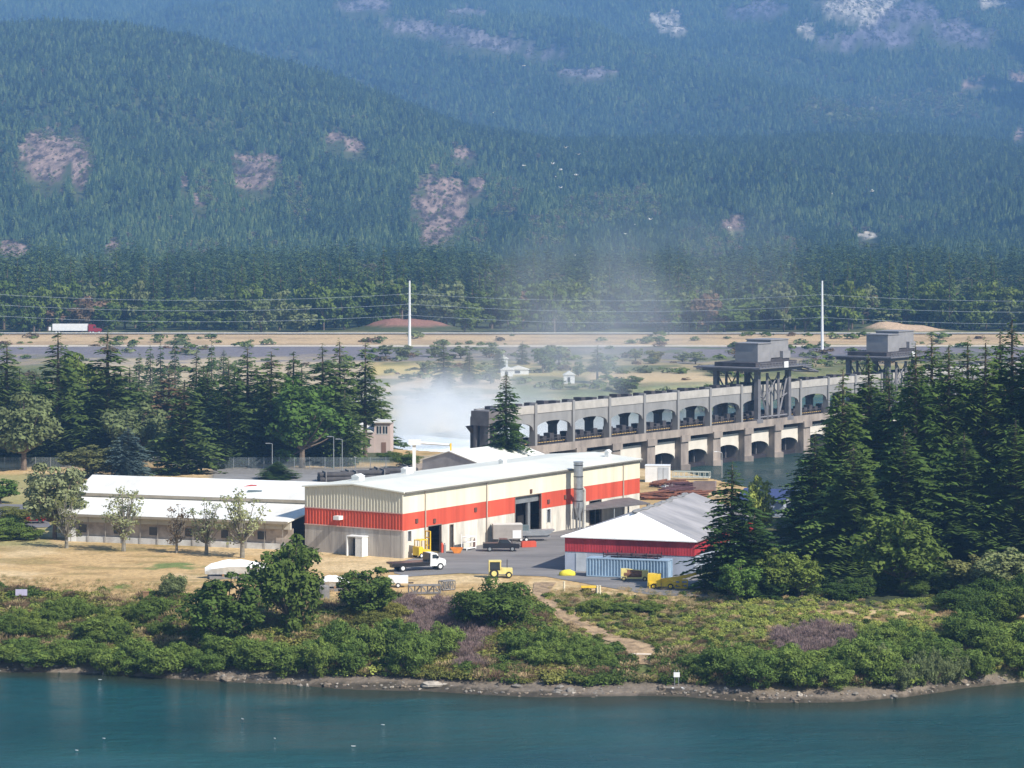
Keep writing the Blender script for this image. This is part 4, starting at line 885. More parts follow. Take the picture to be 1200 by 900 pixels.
def container():
    p = at(687, 673.5, 0); rz = math.atan2(-6,17.5)+.03
    e = empty('shipping_container', (p[0],p[1]-2.2,0), rz, 'pale blue ribbed steel container in front of the red-walled shed', 'container')
    c = M('container_blue',(0.30,0.41,0.52),var=.12,scale=.6,rough=.5)
    L, W, Hh = 11.4, 2.44, 2.6
    m = MB(); corr(m, .15, L-.15, .25, lambda x: Hh-.12, -.0, .42, .12); m.box(.15,L-.15,.05,W-.05,.3,Hh-.06); m.box(0,L,-.14,W,.1,.25) ; m.box(0,L,-.14,W,Hh-.12,Hh)
    for x in (0,L-.15): m.box(x,x+.15,-.14,0.05,.25,Hh-.12); m.box(x,x+.15,W-.15,W,.25,Hh-.12)
    m.build('body', c, e)
    m = MB(); m.box(-.08,0,.05,W/2-.02,.25,Hh-.15); m.box(-.08,0,W/2+.02,W-.05,.25,Hh-.15); d = m.build('door', c, e)
    m = MB()
    for y in (.4,.9,1.5,2.0): m.cyl((-.12,y,.3),(-.12,y,Hh-.2),.03,n=6)
    m.build('lock_bar', steel, d)
    e2 = empty('pipe_rack', (p[0]+1.6,p[1]-2.0,Hh), rz, 'row of rusty dark pipes stacked on top of the blue container', 'pipes')
    rnd = random.Random(3)
    m = MB()
    for i in range(16):
        x = rnd.uniform(.2,2.5); y = rnd.uniform(.3,2.1); z = rnd.uniform(.1,.55); m.cyl((x,y,z),(x+rnd.uniform(5,6.8),y+rnd.uniform(-.2,.2),z),rnd.uniform(.05,.11),n=7)
    m.build('pipe', M('rust_dark',(0.09,0.045,0.05),var=.3,scale=2), e2)
    m = MB()
    for x in (.6,2.6,4.6,6.6,8.2): m.box(x,x+.1,.2,2.2,0,.08); m.box(x,x+.1,.2,.28,0,.8); m.box(x,x+.1,2.12,2.2,0,.8)
    m.build('rack_frame', blackp, e2)
container()
def white_building():
    e = empty('long_white_roofed_building', (-67.7,413,0), 0, 'long low building with two-step white roof left of the workshop', 'building')
    U = Vector((.947,-.32,0)); V_ = Vector((.10,.995,0)); 
    def q(a, b, z): p = U*a+V_*b; return (p.x, p.y, z)
    def slab(mb, a0, a1, b0, b1, z0, z1, t, sk=0.0):   # sk: right end follows the shop's wall
        A = [q(a0,b0,z0), q(a1+sk*b0,b0,z0), q(a1+sk*b1,b1,z1), q(a0,b1,z1)]
        n = len(mb.v); mb.v += A+[(x,y,z+t) for x,y,z in A]
        for f in ((0,3,2,1),(4,5,6,7),(0,1,5,4),(1,2,6,5),(2,3,7,6),(3,0,4,7)): mb.f.append(tuple(n+i for i in f))
    m = MB(); slab(m, -.6, 37.2, -.8, 10, 4.1, 5.7, .18, .42); slab(m, -1.0, 37.2, 9.5, 20.3, 6.3, 8.05, .18, .42); slab(m, -1.0, 37.2, 20.3, 29, 8.05, 6.2, .17, .42); rf = m.build('roof', wroof, e)
    m = MB(); slab(m, -.62, 37.2, -.86, -.8, 3.9, 3.9, .36, .42); slab(m, -1.02, 37.2, 9.44, 9.5, 6.0, 6.0, .42, .42); m.build('fascia', M('fascia_grey_brown',(0.30,0.26,0.20)), rf)
    gl = M('upper_wall_beige',(0.50,0.47,0.40),var=.1)
    m = MB(); slab(m, 0, 37, .2, .5, 3.0, 3.0, 1.05, .42); slab(m, 0, 37, 9.7, 9.9, 5.6, 5.6, .6, .42); slab(m, 0, .25, .5, 28.5, -.3, -.3, 4.3); slab(m, 0,.25,10,28.5,4,4,2.1); slab(m, 0, 37, 28.3, 28.5, -.3,-.3,6.6,.42); m.build('upper_wall', gl, e)
    m = MB(); slab(m, 0, 37, .8, 1.0, .8, .8, 2.3, .42); m.build('shaded_window_band', M('brown_shade_band',(0.42,0.35,0.29),var=.3,scale=.6), e)  # brown wall band behind the windows, eave shadow put into its colour
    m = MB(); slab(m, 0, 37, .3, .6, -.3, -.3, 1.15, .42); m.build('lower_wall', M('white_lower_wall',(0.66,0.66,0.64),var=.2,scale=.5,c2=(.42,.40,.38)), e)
    for i in range(13): m = MB(); a = 1+i*2.9; slab(m, a, a+.09, .12, .2, -.3, -.3, 4.3); m.build('post', M('post_grey_brown',(0.35,0.32,0.28)), e)
    for i in range(6): m = MB(); a = 2.2+i*5.9; slab(m, a, a+1.3, .7, .78, 1.35, 1.35, 1.2); m.build('window', G, e)
    m = MB(); slab(m, .3, 1.9, .15, .28, -.2, -.2, 2.3); m.build('door', whitep, e)
    # skylight things on the roof
    m = MB(); m.prism([(0,0),(2.6,.5),(3.6,.5),(3.6,.1),(0.4,-.1)], 0, 1.6); o = m.build('roof_hatch', M('red_tarp',(0.42,0.06,0.05)), rf, loc=(q(24.5,15.5,7.25))); 
    m = MB(); m.box(0,2.2,0,1.4,-.1,.35); m.build('roof_hatch', M('grey_hatch',(0.12,0.16,0.17)), rf, loc=(q(27.5,12.6,6.9)))
white_building()
def house():
    p = at(456, 531, 0); e = empty('two_storey_house', (p[0]+.2,p[1]+1,0), math.radians(177), 'pale pinkish two-storey house half hidden behind the conifers', 'house')
    pk = M('pale_pink_wall',(0.52,0.42,0.38),var=.06)
    m = MB(); m.box(0,3.4,-7,0,-.3,6.3); m.box(3.42,10,-8,.2,-.3,4.2); m.build('wall', pk, e)
    m = MB(); m.box(-.4,3.8,-7.4,.5,6.3,6.55); m.prism([(3.45,4.3),(10.4,4.3),(6.8,5.8)], -8.3, .6); m.build('roof', M('pale_roof',(0.62,0.60,0.55)), e)
    for x0, x1, z0, z1 in ((.6,1.6,4.0,5.6),(1.9,2.9,4.0,5.6),(4.3,5.6,1.2,2.9),(7,8.4,1.2,2.9)):
        y = .03 if x0 < 3.4 else .23
        m = MB(); m.box(x0,x1,y-.06,y,z0,z1); w_ = m.build('window', G, e); m = MB(); m.box(x0-.12,x1+.12,y-.1,y-.0,z1,z1+.1); m.box(x0-.12,x1+.12,y-.08,y+.04,z0-.1,z0); m.box((x0+x1)/2-.05,(x0+x1)/2+.05,y-.02,y+.03,z0,z1); m.build('frame', frame_w, w_)
    m = MB(); m.box(.9,1.9,-.03,.05,0,2.2); m.build('door', M('door_brown',(0.2,0.12,0.09)), e)
house()
for px, py, w_, h, l in ((667,449.5,3.4,2.6,'tiny white hut with pitched roof on the green land beyond the dam'),(594,441,4.0,2.0,'small white shed in the drifting spray beyond the dam'),(607,439,7.0,1.6,'low white trailer hut in the drifting spray beyond the dam'),(590,429,3,2.4,'tiny white box hut furthest back in the spray')):
    p = at(px, py); e = empty('hut', (p[0]-w_/2,p[1],p[2]), 0, l, 'hut')
    m = MB(); m.box(0,w_,0,3.5,-.4,h); m.build('wall', whitep, e)
    m = MB(); m.prism([(-.3,h),(w_+.3,h),(w_/2,h+1.2)], -.3, 3.8); m.build('roof', wroof, e)
    m = MB(); m.box(w_*.35,w_*.6,-.05,.0,.4,h*.75); m.build('window', G, e)
# ------------------------------------------------------------------ the spillway dam
DRZ = math.atan2(11.4, 7.99); B = 13.93
def dam():
    e = empty('spillway_dam', (AX,AY,0), DRZ, 'long concrete spillway dam with arched gate bays across the channel', 'dam')
    c1 = M('dam_concrete',(0.37,0.31,0.26),c2=(0.20,0.17,0.15),scale=.35,stretch=(1,1,.35),rough=.9,bump=.2)
    c2 = M('dam_parapet_concrete',(0.48,0.45,0.41),c2=(0.34,0.32,0.29),scale=.3,rough=.9)
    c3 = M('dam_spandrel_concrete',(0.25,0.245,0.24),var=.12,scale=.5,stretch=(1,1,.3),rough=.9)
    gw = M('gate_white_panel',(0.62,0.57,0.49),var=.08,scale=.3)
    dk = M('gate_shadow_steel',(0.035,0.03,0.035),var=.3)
    n0, n1 = -1, 19
    def bay_arch(y0, y1, x0, x1, zt, zs, zc, mat, mb):
        L = x1-x0; n = 12; top = [(x0,zt),(x1,zt)]; arch = [(x1-0.0, zs)]
        for i in range(n+1):
            a = math.pi*i/n; arch.append(((x0+x1)/2+L/2*.97*math.cos(a), zs+(zc-zs)*math.sin(a)**.75))
        arch.append((x0, zs))
        mb.prism([(x0,zt)]+[(x0,zs)]+list(reversed(arch[1:-1]))+[(x1,zs),(x1,zt)], y0, y1)
    for i in range(n0, n1+1):
        x = i*B
        if True:
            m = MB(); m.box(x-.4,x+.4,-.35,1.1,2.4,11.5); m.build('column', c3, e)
            m = MB(); m.box(x-.7,x+.7,4.4,5.8,2.4,9.4); m.box(x-1.6,x+1.6,4.4,5.8,7.2,7.6); m.prism([(x-.7,6.2),(x+.7,6.2),(x+2.4,7.6),(x-2.4,7.6)], 4.4, 5.8); m.build('rear_column', M('dam_shaded_concrete',(0.09,0.085,0.085),var=.2), e)  # shade of the rear row is put into a near-black concrete colour
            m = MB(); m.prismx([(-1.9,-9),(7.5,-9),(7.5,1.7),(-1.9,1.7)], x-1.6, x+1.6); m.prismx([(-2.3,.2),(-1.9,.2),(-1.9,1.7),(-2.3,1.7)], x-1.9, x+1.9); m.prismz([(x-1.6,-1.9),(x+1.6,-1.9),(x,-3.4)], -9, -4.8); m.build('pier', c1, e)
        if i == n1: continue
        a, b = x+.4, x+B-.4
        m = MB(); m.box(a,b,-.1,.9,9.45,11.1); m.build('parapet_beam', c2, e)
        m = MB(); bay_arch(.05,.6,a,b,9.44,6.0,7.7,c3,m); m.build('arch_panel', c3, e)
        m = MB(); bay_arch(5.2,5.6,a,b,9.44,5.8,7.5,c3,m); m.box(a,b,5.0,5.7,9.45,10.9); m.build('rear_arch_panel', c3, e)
        m = MB(); m.box(a-.5,b+.5,.95,5.0,10.6,10.8); m.build('roof_slab', c2, e)
        m = MB(); m.box(x+1.6,x+B-1.6,-.35,.1,-1.7,.45); 
        L = B-3.2; xc = x+B/2
        m.prism([(x+1.6,-1.7)]+[(xc-L/2*.98*math.cos(math.pi*q/10),-3.5+1.6*math.sin(math.pi*q/10)) for q in range(11)]+[(x+B-1.6,-1.7)], -.35, .1)
        m.build('gate_panel', gw, e)
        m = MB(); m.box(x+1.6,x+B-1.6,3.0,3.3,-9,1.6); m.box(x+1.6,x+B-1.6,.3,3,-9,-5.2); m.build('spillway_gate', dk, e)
        m = MB()
        for q in range(3): m.box(x+3.2+q*3.2,x+3.7+q*3.2,1.6,2.2,-6,-1.9)
        m.build('gate_post', M('dam_shaded_concrete',(0,0,0)), e)
        m = MB(); m.box(x,x+B-.004,-1.6,7.5,1.72,2.4); m.box(x,x+B-.004,-2.0,-1.6,1.4,3.05); m.build('deck', c1, e)
        m = MB(); m.box(x+.6,x+B-.6,-1.1,-.5,2.5,2.62)
        m.box(x+.6,x+B-.6,1.6,1.66,3.1,3.2); m.build('yellow_rail', M('rail_yellow',(0.62,0.42,0.14),var=.1), e)
        m = MB()
        for q in range(14): xx = a+(b-a)*q/13; m.box(xx-.06,xx+.06,1.5,1.62,2.4,3.9)
        m.box(a,b,1.5,1.6,3.8,3.92); m.box(a,b,2.0,4.2,2.4,2.9+.5*(i%2))
        for q in range(5): xx = a+(b-a)*(q+.5)/5; m.box(xx-.9,xx+.6,2.2,3.8,2.4,4.3+.5*((i+q)%2))
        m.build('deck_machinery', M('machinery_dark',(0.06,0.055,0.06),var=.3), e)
        m = MB()
        for q in range(3): xx = a+1.5+q*4.4; m.box(xx-.8,xx+.8,1.5,3.5,10.8,11.5+.2*q%.4)
        m.build('roof_housing', M('machinery_dark',(0,0,0)), e)
    # left end block
    m = MB(); m.box(-B-4.0,-B-3.4,-1,0,-2,8.0); m.box(-B-4.0,-B-3.4,2,2.6,-2,8.0); m.box(-B-1.8,-B-1,-1,2.6,-2,8.0); m.box(-B-4.3,-B-.6,-1.4,3.0,8.0,10.9); m.build('end_house', M('end_house_dark',(0.14,0.13,0.13),var=.15), e)
    m = MB(); m.box(-B-30,-B-1.7,-2,3,-9,1.2); m.box(-B-30,-B-1.7,-2.1,-1.6,1.2,2.2); m.build('abutment_wall', c1, e)
dam()
def gantry(i, label):
    e = empty('gantry_crane', (AX+EX*B*i, AY+EY*B*i, 3.0), DRZ, label, 'crane', 'gantry cranes on the dam', (1.2,1.08,1.0))
    s = M('crane_steel_grey',(0.16,0.155,0.165),var=.15,scale=.6,rough=.6); s2 = M('crane_cabin_grey',(0.25,0.245,0.25),var=.12,scale=.5,rough=.6)
    for x in (-6,6):
        for y in (-1.2,9):
            m = MB(); m.box(x-.5,x+.5,y-.5,y+.5,-.6,11.3); m.box(x-1.2,x+1.2,y-.7,y+.7,-.6,.3); m.build('leg', s, e)
    m = MB()
    for y in (-1.2,9):
        m.bar((-6,y,10.8),(-2.2,y,.2),.34); m.bar((6,y,10.8),(2.2,y,.2),.34); m.bar((-6,y,5.8),(-3.6,y,5),.3); m.bar((6,y,5.8),(3.6,y,5),.3); m.bar((-2.2,y,.2),(-2.2,y,10.8),.5); m.bar((2.2,y,.2),(2.2,y,10.8),.5)
        m.bar((-2.2,y,5.2),(2.2,y,10.6),.24); m.bar((2.2,y,5.2),(-2.2,y,10.6),.24); m.bar((-6,y,.6),(6,y,.6),.4)
    for x in (-6,6): m.bar((x,-1.2,10.8),(x,3.9,2),.3); m.bar((x,9,10.8),(x,3.9,2),.3); m.bar((x,-1.2,6),(x,9,6),.3)
    m.build('bracing', s, e)
    m = MB(); m.box(-8.2,8.4,-3.2,11,11.3,12.1); m.box(-10.2,10.4,-4.4,12,12.1,12.4); pf = m.build('platform', s, e)
    m = MB()
    for x in np.linspace(-10.1,10.3,18): m.box(x-.05,x+.05,-4.4,-4.3,12.4,13.4)
    m.box(-10.1,10.3,-4.42,-4.34,13.35,13.45); m.box(-10.1,10.3,-4.42,-4.34,12.85,12.93)
    m.build('railing', s, pf)
    m = MB(); m.box(-4.6,.6,-.4,5.2,13.4,17.6); m.box(-4.8,.8,-.6,5.4,17.6,17.8); m.build('winch_house', s2, e)
    m = MB(); m.box(1.4,8.4,.2,6.2,14.1,18.2); m.box(1.2,8.6,0,6.4,18.2,18.4); m.box(5.0,8.0,-.6,.18,13.9,15.6); m.build('winch_house', s2, e)
    m = MB(); m.box(-7.6,8.6,-1.8,8.4,12.42,13.38); m.box(.4,7.8,-.4,7.8,13.38,13.9); m.build('trolley', M('machinery_dark',(0,0,0)), e)
    m = MB(); m.box(-.9,.7,-4.62,-4.5,12.1,13.5); m.build('sign_board', whitep, e)
    m = MB(); m.bar((8.4,-2,12.2),(17,-2,10.2),.35); m.bar((8.4,4,12.2),(17,4,10.2),.35); m.bar((8.4,-2,11.2),(17,-2,10.2),.3); m.bar((17,-2,10.2),(17,4,10.2),.3); m.box(8.4,13,-3,4.5,11.5,11.7); m.build('side_boom', s, e)
    m = MB(); m.cyl((-.2,3,12.3),(-.2,3,1.0),.07,n=6); m.cyl((.6,3,12.3),(.6,3,1.0),.07,n=6); m.box(-1,1.4,2.4,3.6,.3,1.3); m.build('hoist', s, e)
gantry(6.9, 'gantry crane with twin winch houses over the middle of the dam')
gantry(11.6, 'second gantry crane on the dam, partly behind the right grove')
# ------------------------------------------------------------------ power line and highway things
def pole(px, py, top, label):
    X, Y, z = at(px, py); e = empty('utility_pole', (X,Y,z), 0, label, 'pole', 'white steel poles of the power line')
    h = HC-(top-YH)*Y/F-z
    m = MB(); m.cyl((0,0,-1),(0,0,h),.62,.34,n=12); m.build('shaft', whitep, e)
    for q in (.80,.64,.47): m = MB(); m.cyl((-1.0,-.3,h*q),(0,0,h*q),.12,n=6); m.cyl((1.0,-.3,h*q),(0,0,h*q),.12,n=6); m.build('insulator', M('insulator_grey',(0.4,0.42,0.4)), e)
    return X, Y, z, h
pa = pole(480, 405, 329, 'white steel power pole left of the spray, beside the highway')
pb = pole(963.5, 410, 329, 'white steel power pole above the right end of the dam')
wm = M('power_cable',(0.50,0.56,0.58),metal=.0,rough=.4)
def cable(A, Bp, q, sag, side, label):
    m = MB(); n = 24; last = None
    for i in range(n+1):
        t = i/n; x = A[0]+(Bp[0]-A[0])*t+side; y = A[1]+(Bp[1]-A[1])*t-.3; z = (A[2]+A[3]*q)*(1-t)+(Bp[2]+Bp[3]*q)*t-sag*4*t*(1-t)
        if last: m.cyl(last, (x,y,z), .042, n=4, caps=False)
        last = (x,y,z)
    o = m.build('power_cable', wm); tag(o, label, 'cable')
pl_ = (pa[0]-165, 1075, pa[2], pa[3]); pr_ = (pb[0]+160, pb[1]+6, pb[2], pb[3])
for A, Bp, w1 in ((pl_,pa,'left of the left white pole'),(pa,pb,'between the two white poles'),(pb,pr_,'right of the right white pole')):
    for q, w2 in ((.80,'top'),(.64,'middle'),(.47,'lowest')): cable(A, Bp, q, 2.6, 0, '%s power cable spanning %s' % (w2, w1))
def guardrail():
    e = empty('guardrail', (0,1140,0), 0, 'long pale guardrail along the near edge of the highway', 'guardrail')
    m = MB(); xs = list(range(-300,306,6)); st = steel
    for a, b in zip(xs[:-1], xs[1:]):
        za, zb = gz(a,1139.6)+.55, gz(b,1139.6)+.55; ya, yb = .00002*a*a-.4, .00002*b*b-.4
        n = len(m.v); m.v += [(a,ya,za),(b,yb,zb),(b,yb,zb+.32),(a,ya,za+.32),(a,ya+.1,za),(b,yb+.1,zb),(b,yb+.1,zb+.32),(a,ya+.1,za+.32)]
        for f in ((0,1,2,3),(7,6,5,4),(3,2,6,7),(4,5,1,0)): m.f.append(tuple(n+i for i in f))
    m.build('beam', M('guardrail_pale',(0.62,0.62,0.58)), e)
    m = MB()
    for a in xs: z = gz(a,1139.6); m.box(a-.1,a+.1,.00002*a*a-.28,.00002*a*a-.12,z-.2,z+.85)
    o = m.build('posts_row', M('guardrail_post',(0.3,0.27,0.24)), e); o['kind'] = 'stuff'
guardrail()
def wheel(e, x, y, r, w_=.28, nm='wheel', side=-1, rim=rimm):
    m = MB(); m.cyl((x,y-w_/2,r),(x,y+w_/2,r),r,n=18); t = m.build(nm, rubber, e)
    m = MB(); yy = y+side*(w_/2+.012); m.cyl((x,yy-.01*side,r),(x,yy+.02*side,r),r*.58,n=14); m.build('rim', rim, t)
def semi():
    X, Y, z = pat(62, 1146, .27); e = empty('semi_truck', (X,Y,z), 0, 'semi-truck with long white trailer and maroon cab on the highway', 'truck')
    m = MB(); m.box(0,14.6,-1.25,1.25,1.15,4.05); m.build('trailer', whitep, e)
    m = MB(); m.box(.5,15.5,-.5,.5,.8,1.14); m.box(11,11.2,-1.1,1.1,.2,1.1); m.build('chassis', blackp, e)
    mr = M('maroon_paint',(0.28,0.02,0.035),rough=.35,var=.1,spec=.5)
    m = MB(); m.prism([(15.1,.7),(20.3,.7),(20.5,1.5),(20.2,2.0),(18.4,2.25),(17.9,3.3),(17.4,3.75),(15.1,3.8)], -1.15, 1.15); m.build('cab', mr, e)
    m = MB(); m.prism([(17.1,2.3),(18.1,2.3),(17.75,3.1),(17.1,3.1)], -1.17, -1.155); m.prism([(18.42,2.3),(18.45,2.3),(17.98,3.2),(17.95,3.2)], -1,1); m.build('window', G, e)
    for x in (1.6,2.8,15.9,17.1,19.6): wheel(e, x, -1.1, .52); wheel(e, x, 1.1, .52, side=1)
    # small utility vehicle / sign behind the trailer
    X, Y, z = pat(58.5, 1139.9, 0); e2 = empty('road_sign', (X,Y,z), 0, 'small white road sign just left of the semi-trailer', 'sign')
    m = MB(); m.box(-.5,.5,-.05,0,1.7,3.2); m.build('panel', whitep, e2); m = MB(); m.cyl((0,.05,-.2),(0,.05,3.1),.06,n=6); m.build('post', steel, e2)
semi()
# ------------------------------------------------------------------ yard vehicles and equipment
def flatbed():
    a = at(460, 671.5, 0); b = at(522, 668, 0); rz = math.atan2(b[1]-a[1], b[0]-a[0])
    e = empty('flatbed_truck', a[:2]+(.07,), rz, 'white-cab truck with long black flatbed in front of the workshop corner', 'truck')
    m = MB(); m.box(0,5.6,0,2.3,1.0,1.22); m.box(0,5.4,.1,.2,.75,1.0); m.box(5.45,5.6,0,2.3,1.22,2.35); m.build('flatbed', blackp, e)
    m = MB(); m.box(.2,7.4,.75,1.55,.55,.95); m.build('chassis', blackp, e)
    m = MB(); m.prism([(5.7,.55),(7.95,.55),(8.05,1.15),(7.9,1.45),(7.15,1.58),(6.7,2.3),(5.75,2.35)], .15, 2.15); m.build('cab', whitep, e)
    m = MB(); m.prism([(6.0,1.6),(6.95,1.6),(6.6,2.15),(6.0,2.15)], .12, .155); m.prism([(7.16,1.62),(7.2,1.62),(6.76,2.25),(6.72,2.25)], .3, 2.0); m.build('window', G, e)
    m = MB(); m.box(8.0,8.12,.15,2.15,.5,.78); m.build('bumper', steel, e)
    for y in (.35,1.75): m = MB(); m.box(8.03,8.1,y,y+.25,.85,1.05); m.build('headlight', M('lamp_glass',(0.6,0.6,0.55),rough=.2), e)
    m = MB(); m.box(6.75,6.85,-.15,.1,1.6,1.95); m.box(6.75,6.85,2.2,2.45,1.6,1.95); m.build('mirror', blackp, e); m = MB(); m.box(8.04,8.09,.7,1.6,.85,1.1); m.build('grille', blackp, e)
    for x in (1.6,7.2): wheel(e, x, .25, .47); wheel(e, x, 2.05, .47, side=1)
flatbed()
def pickup(px, py, rz, body, label, bed=True):
    p = at(px, py, 0); e = empty('pickup_truck' if bed else 'parked_car', p[:2]+(.07,), rz, label, 'pickup' if bed else 'car')
    m = MB()
    if bed: m.prism([(0,.45),(5.3,.45),(5.4,.9),(5.2,1.1),(4.1,1.2),(3.6,1.75),(2.4,1.78),(2.2,1.2),(0,1.2)], 0, 1.9)
    else: m.prism([(0,.4),(4.5,.4),(4.6,.8),(4.4,.95),(3.5,1.02),(2.9,1.45),(1.3,1.48),(.5,1.05),(0,1.0)], 0, 1.75)
    m.build('body', body, e)
    m = MB()
    if bed: m.prism([(2.5,1.22),(3.9,1.22),(3.5,1.66),(2.6,1.68)], -.02, .015); m.prism([(4.0,1.25),(4.05,1.25),(3.62,1.72),(3.57,1.72)], .15, 1.75)
    else: m.prism([(.8,1.05),(3.3,1.05),(2.8,1.38),(1.4,1.40)], -.02, .015)
    m.build('window', G, e)
    m = MB(); xx = 5.25 if bed else 4.45; m.box(xx,xx+.12,.1,.4,.72,.88); m.build('headlight', M('lamp_glass',(0.6,0.6,0.55),rough=.2), e); m = MB(); m.box(-.06,.0,.0,1.75,.42,.58); m.build('bumper', steel, e)
    for x in ((1.0,4.3) if bed else (.85,3.65)): wheel(e, x, .12, .38, .24, rim=steel); wheel(e, x, 1.78 if bed else 1.63, .38, .24, side=1, rim=steel)
pickup(566, 647, 0.03, blackp, 'black pickup truck parked in front of the grey box trailer')
def box_trailer():
    p = at(578, 640, 0); e = empty('box_trailer', (p[0],p[1]+1.5,.06), .1, 'grey box trailer beside the open workshop door', 'trailer')
    m = MB(); m.box(0,4.4,0,2.2,.8,2.9); m.build('body', M('box_trailer_grey',(0.34,0.31,0.28),var=.12,scale=.8), e)
    m = MB(); m.box(-.02,4.42,-.02,2.22,2.9,3.0); m.build('roof', M('pale_roof',(0,0,0)), e)
    m = MB(); m.box(2.9,4.2,-.04,0,.9,2.1); m.build('side_door', whitep, e)
    for x in (1.4,2.4): wheel(e, x, .1, .36, .24)
    p = at(600, 636, 0); e = empty('work_boat', (p[0],p[1]+.5,.06), .15, 'grey aluminium work boat on a trailer at the workshop door', 'boat')
    m = MB(); m.prism([(0,.9),(5.4,.9),(6.6,1.7),(0,1.6)], 0, 2.0); m.build('hull', steel, e)
    m = MB(); m.box(.6,2.6,.3,1.7,1.6,2.4); m.build('cabin', M('grey_hatch',(0,0,0)), e)
    m = MB(); m.box(.2,6.0,.7,1.3,.55,.85); m.build('trailer_frame', steel, e)
    for x in (1.4,2.2): wheel(e, x, .1, .33, .22)
    p = at(612, 642, 0); e = empty('red_toolbox', p[:2]+(.06,), .3, 'small red metal tool chest on the asphalt near the open door', 'tool chest')
    m = MB(); m.box(0,2.2,0,.8,.0,.7); m.prism([(0,.7),(2.2,.7),(2.1,.85),(.1,.85)], 0,.8); m.build('chest', redp, e)
box_trailer()
def forklift():
    p = at(491, 655, 0); e = empty('forklift', p[:2]+(.06,), SHOP_RZ-.2, 'yellow forklift with raised mast beside the narrow workshop door', 'forklift')
    m = MB(); m.prism([(0,.4),(2.2,.4),(2.2,1.1),(1.0,1.2),(.8,1.6),(0,1.6)], 0, 1.3); m.build('body', yel, e)
    m = MB()
    for y in (.15,1.15): m.box(2.3,2.45,y-.08,y+.08,.1,3.7)
    for z in (.4,1.6,2.7,3.6): m.box(2.3,2.45,.15,1.15,z,z+.14)
    m.build('mast', yel, e)
    m = MB()
    for x, y in ((.3,.1),(.3,1.2),(1.7,.1),(1.7,1.2)): m.box(x-.05,x+.05,y-.05,y+.05,1.1,2.5)
    m.box(.2,1.8,.05,1.25,2.5,2.6); m.build('overhead_guard', yel, e)
    m = MB(); m.box(2.45,3.5,.25,.4,.1,.16); m.box(2.45,3.5,.9,1.05,.1,.16); m.build('fork', blackp, e)
    for x in (.45,1.8): wheel(e, x, .05, .36, .24); wheel(e, x, 1.25, .36, .24, side=1)
forklift()
def dumpster():
    p = at(528, 649, 0); e = empty('skip', p[:2]+(.06,), .05, 'orange open skip standing against the workshop wall', 'skip')
    m = MB()
    m.prism([(0,.75),(.5,0),(1.4,0),(1.8,.75),(1.7,.75),(1.35,.1),(.55,.1),(.1,.75)], 0, 1.3); m.prism([(0.1,.75),(.5,.05),(1.4,.05),(1.7,.75)], 0, .06); m.prism([(0.1,.75),(.5,.05),(1.4,.05),(1.7,.75)], 1.24, 1.3); m.build('bin', orange, e)
    p = at(541, 645, 0); e = empty('steel_rack', p[:2]+(.06,), SHOP_RZ, 'leaning white steel rack by the workshop wall, right of the skip', 'rack')
    m = MB()
    for y in (0,-.9): m.bar((0,y,0),(0,y,2.3),.12); m.bar((2.4,y,0),(2.4,y,1.9),.12)
    for z in (.2,1.1,1.85): m.bar((0,0,z),(2.4,0,z),.1); m.bar((0,-.9,z),(2.4,-.9,z),.1); m.box(0,2.4,-.9,0,z,z+.05)
    m.build('frame', whitep, e)
    for i, (px, h, mt, l) in enumerate(((518,1.3,redp,'red oxygen cylinder left of the skip'),(521,1.1,steel,'grey gas cylinder left of the skip'),(556,1.2,M('brown_drum',(0.2,0.12,0.1)),'brown drum by the workshop wall'))):
        p = at(px, 648 if px < 530 else 643, 0); e = empty('gas_cylinder', p[:2]+(.06,), 0, l, 'cylinder'); m = MB(); m.cyl((0,0,0),(0,0,h),.2,n=12); m.cyl((0,0,h),(0,0,h+.15),.2,.06,n=12); m.build('tank', mt, e); m = MB(); m.cyl((0,0,h+.15),(0,0,h+.28),.06,n=8); m.build('valve', blackp, e)
dumpster()
def tractor():
    p = at(573, 678, 0); e = empty('yellow_tractor', p[:2]+(.05,), .05, 'small pale-yellow tractor with glazed cab above the round bush', 'tractor')
    m = MB(); m.prism([(0,.5),(3.2,.5),(3.2,1.25),(1.7,1.3),(1.7,1.0),(0,1.0)], .2, 1.5); m.build('body', yelp, e)
    m = MB(); m.box(0,1.7,.2,1.5,2.15,2.3)
    for x, y in ((.05,.25),(1.6,.25),(.05,1.4),(1.6,1.4)): m.box(x-.06,x+.06,y-.06,y+.06,1.0,2.15)
    m.build('cab', yelp, e); m = MB(); m.box(.15,1.5,.28,1.38,1.05,2.1); m.build('window', G, e)
    for x, r in ((.7,.62),(2.7,.42)): wheel(e, x, .1, r, .34, rim=yelp); wheel(e, x, 1.6, r, .34, side=1, rim=yelp)
    m = MB(); m.cyl((2.5,1,1.3),(2.5,1,2.4),.05,n=6); m.build('exhaust_pipe', blackp, e)
tractor()
